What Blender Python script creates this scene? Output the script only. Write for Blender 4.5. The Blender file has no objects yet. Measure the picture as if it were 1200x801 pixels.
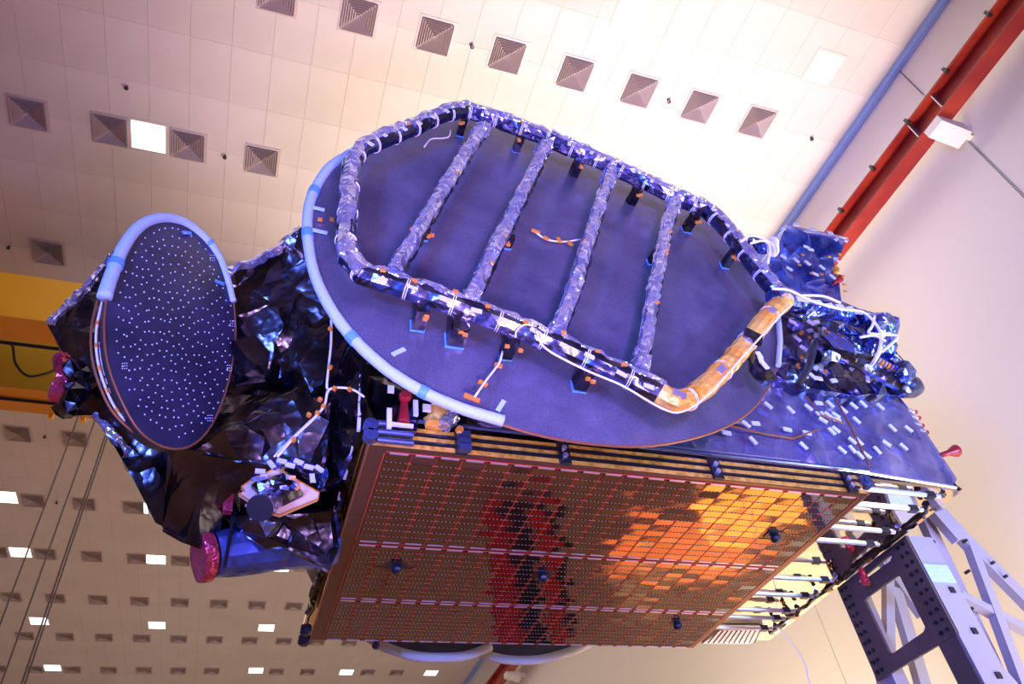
import bpy, bmesh, math, random
from mathutils import Vector, Matrix, noise
from mathutils.geometry import delaunay_2d_cdt
random.seed(7)
SC = bpy.context.scene
COL = SC.collection
PI = math.pi
V = Vector
# ---------------------------------------------------------------- camera
FOC = 868.37
XA = V((0.946, 0.1395, 0.2923)); YA = V((-0.3134, 0.6834, 0.6594))
FOC = 868.3655
VA = V((200-600, 1293-400.5, FOC)).normalized(); VB = V((3410-600, 815-400.5, FOC)).normalized()
YA = VA; XA = VB; ZA = XA.cross(YA)
XA = YA.cross(ZA)
CAM = V((0, 0, 1.5))
cam_d = bpy.data.cameras.new('camera'); cam = bpy.data.objects.new('camera', cam_d); COL.objects.link(cam)
right = V((XA.x, YA.x, ZA.x)); down = V((XA.y, YA.y, ZA.y)); fwd = V((XA.z, YA.z, ZA.z))
M3 = Matrix((right, -down, -fwd)).transposed()
cam.matrix_world = Matrix.Translation(CAM) @ M3.to_4x4()
cam_d.sensor_width = 36; cam_d.lens = FOC/1200*36; cam_d.clip_end = 200; cam_d.clip_start = 0.05
SC.camera = cam

def ray(px, py):
    c = V((px-600, py-400.5, FOC)); return V((XA.dot(c), YA.dot(c), ZA.dot(c)))
def onz(px, py, z): d = ray(px, py); return CAM + d*((z-CAM.z)/d.z)
def ony(px, py, y): d = ray(px, py); return CAM + d*(y/d.y)
def onx(px, py, x): d = ray(px, py); return CAM + d*(x/d.x)
def onp(px, py, p0, n): d = ray(px, py); return CAM + d*((p0-CAM).dot(n)/d.dot(n))
def proj(p):
    q = V(p)-CAM; z = q.dot(fwd); return (600+FOC*q.dot(right)/z, 400.5+FOC*q.dot(down)/z, z)

# ---------------------------------------------------------------- world, exposure, lights
SC.view_settings.view_transform = 'Standard'; SC.view_settings.look = 'None'
SC.view_settings.gamma = 1; SC.view_settings.use_curve_mapping = False
SC.view_settings.exposure = 0.0
w = bpy.data.worlds.new('world'); SC.world = w; w.use_nodes = True
w.node_tree.nodes['Background'].inputs[0].default_value = (0.5, 0.45, 0.45, 1)
w.node_tree.nodes['Background'].inputs[1].default_value = 0.3

def area(name, loc, target, size, power, color, sy=None):
    d = bpy.data.lights.new(name, 'AREA'); d.size = size; d.energy = power; d.color = color
    if sy: d.shape = 'RECTANGLE'; d.size_y = sy
    o = bpy.data.objects.new(name, d); COL.objects.link(o); o.location = loc
    o.rotation_euler = (V(target)-V(loc)).to_track_quat('-Z', 'Y').to_euler(); return o
def spot(name, loc, target, power, color, angle=60, blend=1.0, r=0.3):
    d = bpy.data.lights.new(name, 'SPOT'); d.energy = power; d.color = color
    d.spot_size = math.radians(angle); d.spot_blend = blend; d.shadow_soft_size = r
    o = bpy.data.objects.new(name, d); COL.objects.link(o); o.location = loc
    o.rotation_euler = (V(target)-V(loc)).to_track_quat('-Z', 'Y').to_euler(); return o
spot('blue_stage_light', (-4.5, -2.5, 2.2), (1.6, 3.4, 5.4), 5200, (0.10, 0.20, 1.0), 60, 0.6, 0.9)
spot('violet_stage_light', (2.5, -4.0, 3.2), (2.8, 3.6, 5.2), 3000, (0.36, 0.24, 1.0), 60, 0.8, 1.0)
spot('cyan_stage_light', (8.5, -2.0, 2.5), (4.6, 3.6, 5.5), 2600, (0.22, 0.42, 1.0), 50, 0.8, 0.3)
spot('warm_uplight', (6.2, 9.0, 0.4), (5.6, 7.4, 15.0), 11800, (1.0, 0.84, 0.74), 74, 1.0, 1.1)
area('orange_floor_light', (8.0, 11.2, 0.3), (8.0, 11.2, 15), 3.2, 60, (1.0, 0.22, 0.04), 2.0)
spot('purple_uplight', (0.5, 0.5, 0.5), (1.5, 3.0, 15.0), 2800, (0.62, 0.40, 0.95), 90, 1.0, 0.5)
area('amber_floor_light', (8.35, 9.5, 0.35), (8.0, 9.0, 15), 1.9, 62, (1.0, 0.36, 0.045), 1.6)
area('curtain_fill', (4.3, 8.2, 0.3), (4.2, 10.1, 1.4), 1.2, 45, (1.0, 0.7, 0.5), 0.3)  # added unseen area light that brightens the red curtains
area('violet_reflection_fill', (2, -8.5, 5), (2, -12.5, 6), 8, 500, (0.45, 0.35, 1.0), 6)  # unseen helper: lights the back wall violet for reflections in the foil
area('ceiling_ambient_fill', (1.5, 6.0, 14.6), (1.5, 6.0, 0), 14, 200, (1.0, 0.93, 0.88), 10)  # extra ambient area light added under the near ceiling
area('far_hall_ambient_fill', (0, 26, 14.4), (0, 26, 0), 14, 750, (1.0, 0.84, 0.70), 18)  # added area light for ambience in the far hall, no fixture of its own
area('floor_bounce_far', (0, 28, 0.5), (0, 29, 15), 14, 380, (1.0, 0.80, 0.62), 16)
area('right_wall_fill', (8.0, 3.0, 0.6), (11, 5.0, 7.5), 2.0, 620, (1.0, 0.92, 0.86), 5.0)  # helper area light put in to brighten the right wall
area('yellow_wall_fill', (7.2, 13.0, 0.5), (11, 13.0, 4.0), 2.0, 700, (1.0, 0.93, 0.62), 6.0)  # added yellowish light for the lower right wall and the radiator's reflections

# ---------------------------------------------------------------- materials
def mat(name, col, rough=0.5, metal=0.0, spec=0.5, emis=None, estr=0.0, coat=0.0, alpha=None, trans=0.0):
    m = bpy.data.materials.new(name); m.use_nodes = True
    b = m.node_tree.nodes['Principled BSDF']
    b.inputs['Base Color'].default_value = (*col, 1); b.inputs['Roughness'].default_value = rough
    b.inputs['Metallic'].default_value = metal; b.inputs['Specular IOR Level'].default_value = spec
    b.inputs['Coat Weight'].default_value = coat; b.inputs['Transmission Weight'].default_value = trans
    if emis: b.inputs['Emission Color'].default_value = (*emis, 1); b.inputs['Emission Strength'].default_value = estr
    return m
def bsdf(m): return m.node_tree.nodes['Principled BSDF']
def tex_noise(m, scale, detail=4, rough=.5, dist=0.0, vec=None):
    n = m.node_tree.nodes.new('ShaderNodeTexNoise'); n.inputs['Scale'].default_value = scale
    n.inputs['Detail'].default_value = detail; n.inputs['Roughness'].default_value = rough; n.inputs['Distortion'].default_value = dist
    if vec is None:
        vec = m.node_tree.nodes.new('ShaderNodeTexCoord').outputs['Object']
    m.node_tree.links.new(vec, n.inputs['Vector']); return n
def ramp(m, src, stops):
    r = m.node_tree.nodes.new('ShaderNodeValToRGB'); e = r.color_ramp.elements
    e[0].position, e[0].color = stops[0][0], (*stops[0][1], 1)
    e[1].position, e[1].color = stops[-1][0], (*stops[-1][1], 1)
    for p, c in stops[1:-1]:
        q = e.new(p); q.color = (*c, 1)
    m.node_tree.links.new(src, r.inputs[0]); return r
def bump(m, src, strength, dist=0.02, prev=None):
    b = m.node_tree.nodes.new('ShaderNodeBump'); b.inputs['Strength'].default_value = strength; b.inputs['Distance'].default_value = dist
    m.node_tree.links.new(src, b.inputs['Height'])
    if prev: m.node_tree.links.new(prev.outputs[0], b.inputs['Normal'])
    m.node_tree.links.new(b.outputs[0], bsdf(m).inputs['Normal']); return b
def colnoise(m, scale, c1, c2, lo=.35, hi=.65, detail=4):
    n = tex_noise(m, scale, detail); r = ramp(m, n.outputs[0], [(lo, c1), (hi, c2)])
    m.node_tree.links.new(r.outputs[0], bsdf(m).inputs['Base Color']); return n
def foil(name, c1, c2, rough=.2, metal=1.0, cre=0.5, scale=7):
    m = mat(name, c1, rough, metal)
    colnoise(m, 3.0, c1, c2, .35, .65, 3)
    tc = m.node_tree.nodes.new('ShaderNodeTexCoord')
    mp = m.node_tree.nodes.new('ShaderNodeMapping'); mp.inputs['Rotation'].default_value = (.3, .9, .5); mp.inputs['Scale'].default_value = (1, 1, .55)
    m.node_tree.links.new(tc.outputs['Object'], mp.inputs[0])
    n1 = tex_noise(m, scale*.45, 3, .45, .8, mp.outputs[0]); n1.noise_type = 'RIDGED_MULTIFRACTAL'
    b1 = bump(m, n1.outputs[0], cre, .10)
    vo = m.node_tree.nodes.new('ShaderNodeTexVoronoi'); vo.inputs['Scale'].default_value = scale*1.3
    n2 = tex_noise(m, scale*.8, 2, .5, 0, tc.outputs['Object'])
    mix = m.node_tree.nodes.new('ShaderNodeMixRGB'); mix.inputs[0].default_value = .3
    m.node_tree.links.new(tc.outputs['Object'], mix.inputs[1]); m.node_tree.links.new(n2.outputs['Color'], mix.inputs[2])
    m.node_tree.links.new(mix.outputs[0], vo.inputs['Vector'])
    bump(m, vo.outputs['Distance'], cre*.55, .04, b1)
    return m
M = {}
M['foil_dark'] = foil('black_kapton_foil', (.055, .05, .065), (.17, .15, .165), .25, 1.0, .55, 6)
M['foil_blue'] = foil('violet_sheen_foil', (.19, .18, .38), (.34, .32, .60), .27, .72, .9, 4.5)
M['foil_tube'] = foil('silvered_dark_foil', (.48, .52, .92), (.86, .88, 1.0), .17, .84, .9, 8)
M['foil_bar'] = foil('dark_blue_foil', (.07, .08, .20), (.22, .24, .46), .22, 1.0, .5, 6)
M['foil_gold'] = foil('amber_foil', (.95, .40, .04), (1.0, .66, .16), .42, .35, .6, 10)
M['foil_crumple'] = foil('crumpled_blue_foil', (.05, .10, .46), (.28, .38, .92), .2, 1.0, .7, 8)
M['foil_pink'] = foil('pink_film', (.40, .01, .03), (.65, .07, .12), .25, .5, .6, 12)
M['film_mirror'] = mat('silver_radiator_film', (.98, .84, .60), .06, 1.0)  # gold tint puts reflected warm light into the silver film's colour
M['foil_navy'] = foil('navy_sheen_foil', (.03, .07, .42), (.16, .24, .85), .22, .8, .6, 5)
M['dash'] = mat('dull_tab_metal', (.42, .34, .28), .4, .6)
n = tex_noise(M['film_mirror'], 2.2, 2); bump(M['film_mirror'], n.outputs[0], .12, .06)
M['refl'] = mat('carbon_reflector_skin', (.15, .145, .21), .34, .45)
def _refl(m):
    tc = m.node_tree.nodes.new('ShaderNodeTexCoord')
    mp = m.node_tree.nodes.new('ShaderNodeMapping'); mp.inputs['Rotation'].default_value = (0, .7, 0)
    m.node_tree.links.new(tc.outputs['Object'], mp.inputs[0])
    ch = m.node_tree.nodes.new('ShaderNodeTexChecker'); ch.inputs['Scale'].default_value = 60
    m.node_tree.links.new(mp.outputs[0], ch.inputs[0])
    n = tex_noise(m, 140, 2, .6, 0, tc.outputs['Object'])
    n2 = tex_noise(m, 2.2, 5, .6, .3, tc.outputs['Object'])
    r = ramp(m, n2.outputs[0], [(.3, (.085, .082, .15)), (.7, (.17, .165, .25))])
    mx = m.node_tree.nodes.new('ShaderNodeMixRGB'); mx.blend_type = 'MULTIPLY'; mx.inputs[0].default_value = .08
    m.node_tree.links.new(r.outputs[0], mx.inputs[1]); m.node_tree.links.new(ch.outputs[0], mx.inputs[2])
    mx2 = m.node_tree.nodes.new('ShaderNodeMixRGB'); mx2.blend_type = 'OVERLAY'; mx2.inputs[0].default_value = .6
    m.node_tree.links.new(mx.outputs[0], mx2.inputs[1]); m.node_tree.links.new(n.outputs[0], mx2.inputs[2])
    m.node_tree.links.new(mx2.outputs[0], bsdf(m).inputs['Base Color'])
    bump(m, n.outputs[0], .25, .004)
_refl(M['refl'])
M['refl_dark'] = mat('dark_reflector_skin', (.022, .022, .06), .5, .1)
n = colnoise(M['refl_dark'], 3, (.016, .016, .045), (.035, .033, .085))
M['dot'] = mat('pale_target_dot', (.75, .8, 1), .5)
M['rim'] = mat('copper_reflector_edge', (.35, .14, .06), .4, .5)
M['foam'] = mat('pale_blue_foam', (.42, .58, .88), .75)
n = tex_noise(M['foam'], 25, 3); bump(M['foam'], n.outputs[0], .3, .02)
M['foam_rear'] = mat('grey_lavender_foam', (.50, .46, .50), .8)
M['blue_tape'] = mat('blue_tape', (.12, .34, .85), .5)
M['pale_tape'] = mat('pale_lavender_tape', (.68, .72, .98), .45)
M['cable'] = mat('white_cable', (.82, .82, .92), .5)
M['kapton'] = mat('amber_tape', (.85, .32, .05), .3, .3)
M['cell'] = mat('solar_cell_glass', (.18, .105, .072), .07, .9, .5, coat=.6)
def _cell(m):
    oi = m.node_tree.nodes.new('ShaderNodeObjectInfo')
    n = tex_noise(m, 9, 2); bump(m, n.outputs[0], .05, .02)
_cell(M['cell'])
M['substrate'] = mat('brown_panel_face', (.16, .085, .055), .25, .6)
M['tie'] = mat('red_interconnect', (.60, .07, .03), .4, .2)
M['silver'] = mat('silver_ribbon', (.75, .7, .85), .3, .8)
M['honeycomb'] = mat('ochre_honeycomb_edge', (.62, .33, .07), .5, .1)
n = m_ = M['honeycomb']
wv = m_.node_tree.nodes.new('ShaderNodeTexNoise'); wv.inputs['Scale'].default_value = 22; wv.inputs['Detail'].default_value = 5
tcn = m_.node_tree.nodes.new('ShaderNodeTexCoord'); m_.node_tree.links.new(tcn.outputs['Object'], wv.inputs[0])
r_ = ramp(m_, wv.outputs[0], [(.3, (.38, .17, .02)), (.5, (.66, .34, .04)), (.7, (.80, .46, .09))]); m_.node_tree.links.new(r_.outputs[0], bsdf(m_).inputs['Base Color'])
M['black'] = mat('black_fitting', (.012, .012, .02), .35)
M['blue_metal'] = mat('blue_anodised_metal', (.12, .16, .36), .3, .8)
M['alu'] = mat('brushed_aluminium', (.50, .47, .52), .3, .7)
M['ceil'] = mat('ceiling_panel_paint', (.72, .66, .62), .85)
colnoise(M['ceil'], .6, (.69, .63, .59), (.75, .69, .65))
M['joint'] = mat('ceiling_joint', (.62, .56, .53), .9)
M['wall'] = mat('wall_paint', (.80, .77, .74), .8)
M['floor'] = mat('brown_grey_floor', (.42, .24, .14), .35)
M['dark_wall'] = mat('violet_toned_wall', (.34, .30, .42), .9)  # unseen walls coloured dark violet to put violet reflections in the foil
M['vent'] = mat('vent_metal', (.62, .52, .52), .5, .1)
M['vent_back'] = mat('vent_recess', (.38, .31, .30), .9)
M['lamp'] = mat('ceiling_lamp_lens', (1, 1, 1), .5, emis=(1, .98, .95), estr=3.0)
M['lamp_dim'] = mat('dimmed_lamp_lens', (.90, .93, .88), .6)
M['beam'] = mat('red_oxide_paint', (.62, .085, .03), .45)
colnoise(M['beam'], 1.2, (.26, .012, .010), (.40, .035, .014))
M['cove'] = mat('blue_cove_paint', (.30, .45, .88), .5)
M['yellow'] = mat('crane_yellow_paint', (1.0, .52, .005), .5)
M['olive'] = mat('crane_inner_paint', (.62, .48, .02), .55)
M['orange'] = mat('crane_flange_paint', (.80, .32, .02), .5)
M['stand'] = mat('lavender_grey_paint', (.40, .37, .44), .45, .2)
M['plate'] = mat('grey_plate_paint', (.12, .09, .09), .5, .2)
colnoise(M['plate'], 2, (.10, .075, .075), (.14, .11, .105))
M['rope'] = mat('steel_rope', (.20, .17, .16), .5, .5)
M['cream'] = mat('cream_radiator_paint', (.85, .62, .42), .6)
M['red'] = mat('red_plastic', (.32, .01, .02), .35)
M['red_cloth'] = mat('red_curtain_cloth', (.75, .04, .01), .8)
M['black_cloth'] = mat('black_curtain_cloth', (.01, .01, .01), .9)
M['orange_cloth'] = mat('orange_mat_cloth', (.9, .28, .02), .8)
M['steel'] = mat('dark_steel', (.08, .08, .09), .4, .8)

# ---------------------------------------------------------------- mesh builder
class MB:
    def __init__(s): s.v = []; s.f = []
    def add(s, vs, fs):
        k = len(s.v); s.v += [tuple(v) for v in vs]; s.f += [tuple(i+k for i in f) for f in fs]; return s
    def box(s, c, d, rot=None):
        c = V(c); R = rot or Matrix.Identity(3); vs = []
        for x in (-.5, .5):
            for y in (-.5, .5):
                for z in (-.5, .5): vs.append(c + R @ V((x*d[0], y*d[1], z*d[2])))
        return s.add(vs, [(0, 1, 3, 2), (4, 6, 7, 5), (0, 4, 5, 1), (2, 3, 7, 6), (0, 2, 6, 4), (1, 5, 7, 3)])
    def bar(s, a, b, wd, ht, up=V((0, 0, 1))):
        a = V(a); b = V(b); d = (b-a); L = d.length; d.normalize()
        sd = d.cross(up)
        if sd.length < .01: sd = d.cross(V((0, 1, 0)))
        sd.normalize(); u = sd.cross(d); R = Matrix((d, sd, u)).transposed()
        return s.box((a+b)/2, (L, wd, ht), R)
    def tube(s, pts, r, n=8, jit=0, caps=True, squash=1.0, step=None, phase=0.0):
        P = resample(pts, step) if step else [V(p) for p in pts]
        fr = frames(P); vs = []; N = len(P)
        for i, (p, t, a, b) in enumerate(fr):
            rr = r(i/(N-1)) if callable(r) else r
            for k in range(n):
                th = 2*PI*k/n + phase; j = 1+random.uniform(-jit, jit)
                vs.append(p + (a*math.cos(th)+b*math.sin(th)*squash)*rr*j + t*random.uniform(-jit, jit)*rr*.6)
        fs = []
        for i in range(N-1):
            for k in range(n):
                q = (i*n+k, i*n+(k+1) % n, (i+1)*n+(k+1) % n, (i+1)*n+k)
                if jit: fs += [(q[0], q[1], q[2]), (q[0], q[2], q[3])] if (i+k) % 2 else [(q[0], q[1], q[3]), (q[1], q[2], q[3])]
                else: fs.append(q)
        if caps: fs += [tuple(range(n))[::-1], tuple((N-1)*n+k for k in range(n))]
        return s.add(vs, fs)
    def prism(s, poly, ext):
        n = len(poly); poly = [V(p) for p in poly]; ext = V(ext)
        return s.add(poly + [p+ext for p in poly], [tuple(range(n)), tuple(range(2*n-1, n-1, -1))] + [(i, i+n, (i+1) % n+n, (i+1) % n) for i in range(n)])
    def lathe(s, c, axis, prof, n=16, cap=True):
        c = V(c); ax = V(axis).normalized(); a = ax.orthogonal().normalized(); b = ax.cross(a); vs = []
        for (h, r) in prof:
            for k in range(n):
                th = 2*PI*k/n; vs.append(c+ax*h+(a*math.cos(th)+b*math.sin(th))*r)
        fs = [(i*n+k, i*n+(k+1) % n, (i+1)*n+(k+1) % n, (i+1)*n+k) for i in range(len(prof)-1) for k in range(n)]
        if cap: fs += [tuple(range(n))[::-1], tuple((len(prof)-1)*n+k for k in range(n))]
        return s.add(vs, fs)
    def build(s, name, m, parent=None, smooth=False, fix=True):
        me = bpy.data.meshes.new(name); me.from_pydata(s.v, [], s.f)
        if fix:
            bm = bmesh.new(); bm.from_mesh(me); bmesh.ops.recalc_face_normals(bm, faces=bm.faces); bm.to_mesh(me); bm.free()
        if smooth or getattr(s, 'foil', False): me.polygons.foreach_set('use_smooth', [True]*len(me.polygons))
        me.materials.append(M[m] if isinstance(m, str) else m); me.update()
        o = link(name, me, parent)
        if getattr(s, 'foil', False):
            md = o.modifiers.new('creases', 'EDGE_SPLIT'); md.split_angle = math.radians(24)
        return o
def link(name, me, parent=None, loc=None):
    o = bpy.data.objects.new(name, me); COL.objects.link(o)
    if parent: o.parent = parent
    if loc is not None: o.location = loc
    return o
def resample(pts, step):
    P = [V(p) for p in pts]; out = [P[0]]
    for a, b in zip(P, P[1:]):
        n = max(1, round((b-a).length/step))
        out += [a.lerp(b, k/n) for k in range(1, n+1)]
    return out
def frames(P):
    out = []; up = None
    for i, p in enumerate(P):
        t = (P[min(i+1, len(P)-1)]-P[max(i-1, 0)]).normalized()
        if up is None: up = V((0, 1, 0)) if abs(t.y) < .9 else V((1, 0, 0))
        a = t.cross(up).normalized(); b = a.cross(t); up = b
        out.append((p, t, a, b))
    return out
def smoothpath(pts, n=6):
    P = [V(p) for p in pts]; P = [P[0]*2-P[1]] + P + [P[-1]*2-P[-2]]; out = []
    for i in range(1, len(P)-2):
        for k in range(n):
            t = k/n; a, b, c, d = P[i-1:i+3]
            out.append(.5*((2*b)+(c-a)*t+(2*a-5*b+4*c-d)*t*t+(3*b-a-3*c+d)*t**3))
    out.append(P[-2]); return out
def empty(name, loc=(0, 0, 0)):
    o = bpy.data.objects.new(name, None); COL.objects.link(o); o.location = loc; o.empty_display_size = .2; return o
def tag(o, label=None, cat=None, group=None, kind=None):
    if label: o['label'] = label
    if cat: o['category'] = cat
    if group: o['group'] = group
    if kind: o['kind'] = kind
    return o
def sub(o, parent):       # re-parent keeping place (all parents sit at identity)
    o.parent = parent; return o

def foil_slab(poly, n, depth, spacing=.16, amp=.05, thick=None, ctrl=None, seed=1, bulge=0.0, fine=1.0):
    """crumpled foil cover over outline poly (3-D points). n = outward axis; thick = extrusion vector to the back."""
    n = V(n).normalized(); u = n.orthogonal().normalized(); v = n.cross(u); rnd = random.Random(seed)
    pts3 = [V(p) for p in poly]
    o = pts3[0]; P2 = [V(((p-o).dot(u), (p-o).dot(v))) for p in pts3]; H = [(p-o).dot(n) for p in pts3]
    C = [(a, h) for a, h in zip(P2, H)] + [(V(((V(c)-o).dot(u), (V(c)-o).dot(v))), (V(c)-o).dot(n)) for c in (ctrl or [])]
    def hgt(q):
        sw = sh = 0
        for a, h in C:
            w_ = 1/((a-q).length_squared+1e-4)**1.3; sw += w_; sh += w_*h
        return sh/sw
    # outline subdivided
    B = []
    m_ = len(P2)
    for i in range(m_):
        a, b = P2[i], P2[(i+1) % m_]; ha, hb = H[i], H[(i+1) % m_]
        k = max(1, int((b-a).length/spacing))
        for j in range(k): B.append((a.lerp(b, j/k), ha+(hb-ha)*j/k))
    inner = []
    x0 = min(p.x for p in P2); x1 = max(p.x for p in P2); y0 = min(p.y for p in P2); y1 = max(p.y for p in P2)
    def inside(q):
        c = False
        for i in range(m_):
            a, b = P2[i], P2[(i+1) % m_]
            if (a.y > q.y) != (b.y > q.y) and q.x < (b.x-a.x)*(q.y-a.y)/(b.y-a.y)+a.x: c = not c
        return c
    x = x0
    while x < x1:
        y = y0
        while y < y1:
            q = V((x+rnd.uniform(-.45, .45)*spacing, y+rnd.uniform(-.45, .45)*spacing))
            if inside(q) and min((q-b[0]).length for b in B) > spacing*.45: inner.append(q)
            y += spacing
        x += spacing
    co = [b[0] for b in B] + inner
    res = delaunay_2d_cdt(co, [], [list(range(len(B)))], 1, 1e-5)
    vs2, fs = res[0], res[2]
    vs = []; nb = len(B)
    for i, q in enumerate(vs2):
        oi = res[3][i][0] if res[3][i] else -1
        if 0 <= oi < nb: h = B[oi][1] + rnd.uniform(-.2, .2)*amp
        else:
            nz = noise.noise(V((q.x*2.1+seed*7, q.y*2.1, seed)))*amp*1.6
            h = hgt(q)+nz+rnd.uniform(-1, 1)*amp*fine*.6+bulge
        vs.append(o+u*q.x+v*q.y+n*h)
    mb = MB(); mb.add(vs, [tuple(f) for f in fs])
    if thick is not None:
        idx = {}
        for i in range(len(vs2)):
            for oo in res[3][i]:
                if oo < nb: idx[oo] = i
        ring = [idx[i] for i in range(nb)]
        k = len(mb.v); th = V(thick)
        L = max(2, int(th.length/max(spacing*1.3, .08))); prev = ring
        for q in range(1, L+1):
            t_ = q/L; jt = amp*.55 if q < L else 0
            cur = []
            for i in range(nb):
                cur.append(len(mb.v)); mb.v.append(tuple(V(mb.v[ring[i]])+th*t_+V([rnd.uniform(-1, 1)*jt for _ in range(3)])))
            for i in range(nb):
                j = (i+1) % nb; mb.f += [(prev[i], prev[j], cur[j]), (prev[i], cur[j], cur[i])]
            prev = cur
        mb.f.append(tuple(prev))
    mb.foil = True
    return mb

# ================================================================ ROOM
CZ = 15.0; WX = 11.0
tag(MB().box((-1, 14, -.1), (28, 56, .2)).build('floor', 'floor'), kind='structure')
ceil = tag(MB().box((-1.5, 14, CZ+.13), (27, 56, .2)).build('ceiling', 'joint'), kind='structure')
PW, PL = 1.385/2, 3.37/3
pm = MB().box((0, 0, 0), (PW-.004, PL-.003, .04)); cp = pm.build('ceiling_panel', 'ceil', ceil); cp_me = cp.data
cells = []
for i in range(-22, 17):
    for j in range(-3, 37):
        x = .47+PW/2+i*PW; y = 5.62+PL/2+j*PL
        if -14.9 < x < WX+.3: cells.append((x, y))
def vis(x, y):
    a, b, z = proj((x, y, CZ)); return z > 0 and -40 < a < 1240 and -40 < b < 830
cells.sort(key=lambda c: (not vis(*c), c[1]))
cp.location = (cells[0][0], cells[0][1], CZ+.02)
for x, y in cells[1:300]: link('ceiling_panel', cp_me, ceil, (x, y, CZ+.02))
rest = MB()
for x, y in cells[300:]: rest.box((x, y, CZ+.02), (PW-.004, PL-.003, .04))
tag(rest.build('ceiling_panel_field', 'ceil', ceil), kind='stuff')
wall_r = tag(MB().box((WX+.16, 14, 7.4), (.2, 56, 15.2)).build('wall_right', 'wall'), kind='structure')
for k, y0 in enumerate([-12.2, -4.2, 3.8, 11.8, 19.8, 27.8, 35.8]):
    MB().box((WX+.03, y0+4.0, 7.4), (.06, 7.985, 15.2)).build('wall_panel', 'wall', wall_r)
tag(MB().box((-1, 39.4, 7.4), (28, .2, 15.2)).build('wall_far', 'wall'), kind='structure')
tag(MB().box((-14.6, 14, 7.4), (.2, 56, 15.2)).build('wall_left', 'dark_wall'), kind='structure')
tag(MB().box((-1, -12.6, 7.4), (28, .2, 15.2)).build('wall_back', 'dark_wall'), kind='structure')
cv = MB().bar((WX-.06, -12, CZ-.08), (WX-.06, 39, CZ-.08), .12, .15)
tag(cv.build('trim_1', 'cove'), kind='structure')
tag(MB().bar((WX-.02, 3.8, CZ), (WX-.02, 3.8, 13.9), .012, .012).bar((WX-.02, 3.82, 12.2), (WX-.02, 3.82, 8.6), .012, .012).build('wall_conduit', 'rope'), 'thin dark cable running straight down the white right wall past the bracket', 'cable')

# runway beam
xb = 10.36
bm_ = MB()
bt = 12.84; bb = 12.36
rb = empty('crane_runway_beam', (0, 0, 0))
tag(rb, 'red painted steel crane runway beam along the white right wall', 'beam')
MB().box((xb, 13, bt), (.42, 52, .05)).build('top_flange', 'beam', rb)
MB().box((xb, 13, (bt+bb)/2), (.04, 52, bt-bb)).build('web', 'beam', rb)
MB().box((xb-.04, 13, bb), (.32, 52, .05)).build('bottom_flange', 'beam', rb)
for y in (.4, 2.0, 3.0, 4.0, 5.0, 6.0, 7.2, 8.4, 9.6):
    MB().box((xb-.22, y, bt-.01), (.09, .05, .12)).build('rail_clip', 'steel', rb)
for y in (3.45, 4.05):
    MB().box((xb-.1, y, (bt+bb)/2), (.17, .02, bt-bb-.05)).build('web_stiffener', 'alu', rb)
for k, y in enumerate((3.75, 28.5)):
    c = MB().prism([(10.72, y-.17, bb-.03), (10.72, y-.17, bb-.34), (10.5, y-.17, bb-.28), (10.14, y-.17, bb-.20), (10.14, y-.17, bb-.03)], (0, .34, 0)).box((10.9, y, bb-.1), (.4, .1, .1))
    tag(c.build('wall_bracket', 'wall'), ['white wall bracket carrying the red runway beam at upper right', 'white wall bracket under the red beam at the bottom of the picture'][k], 'bracket')

# ---- diffusers, lamps, sprinklers
SAT = [(350, 268), (265, 320), (250, 265), (190, 250), (130, 290), (55, 380), (95, 460), (110, 490), (180, 612), (240, 672), (385, 665), (365, 752), (815, 757), (900, 740), (1120, 570), (990, 280), (925, 268), (880, 275), (800, 222), (720, 185), (560, 122), (440, 160), (370, 200)]
def inpoly(px, py, P):
    c = False
    for i in range(len(P)):
        a, b = P[i], P[(i+1) % len(P)]
        if (a[1] > py) != (b[1] > py) and px < (b[0]-a[0])*(py-a[1])/(b[1]-a[1])+a[0]: c = not c
    return c
ORD = ['first', 'second', 'third', 'fourth', 'fifth', 'sixth', 'seventh', 'eighth', 'ninth', 'tenth', 'eleventh', 'twelfth', 'thirteenth', 'fourteenth', 'fifteenth']
dif = empty('air_diffuser')
S = .31
backm = MB().box((0, 0, -.006), (2*S, 2*S, .01)).build('back_plate', 'vent_back', dif)
fr = MB()
def ring(mb, r0, z0, r1, z1, t=.006):
    a = [(-r0, -r0, z0), (r0, -r0, z0), (r0, r0, z0), (-r0, r0, z0)]; b = [(-r1, -r1, z1), (r1, -r1, z1), (r1, r1, z1), (-r1, r1, z1)]
    a2 = [(x, y, z+t) for x, y, z in a]; b2 = [(x, y, z+t) for x, y, z in b]
    mb.add(a+b+a2+b2, [(i, (i+1) % 4, 4+(i+1) % 4, 4+i) for i in range(4)] + [(8+i, 12+i, 12+(i+1) % 4, 8+(i+1) % 4) for i in range(4)] + [(4+i, 4+(i+1) % 4, 12+(i+1) % 4, 12+i) for i in range(4)] + [(i, 8+i, 8+(i+1) % 4, (i+1) % 4) for i in range(4)])
ring(fr, S+.03, -.012, S-.02, -.012, .012); fr.build('frame', 'vent', dif)
lv0 = None
for k in range(7):
    mb = MB(); ri = .01+k*.042; ring(mb, ri, -.012, ri+.026, -.065, .004)
    mb.build('louvre', 'vent', dif)
def copy_tree(o, parent=None):
    c = o.copy(); COL.objects.link(c); c.parent = parent
    for ch in list(o.children): copy_tree(ch, c)
    return c
rows = [2.2+3.385*k for k in range(12)]
rows = [2.25, 5.62, 9.0, 12.39, 15.78, 19.15, 22.5, 25.77, 29.0, 32.3, 35.6, 38.6]
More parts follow.
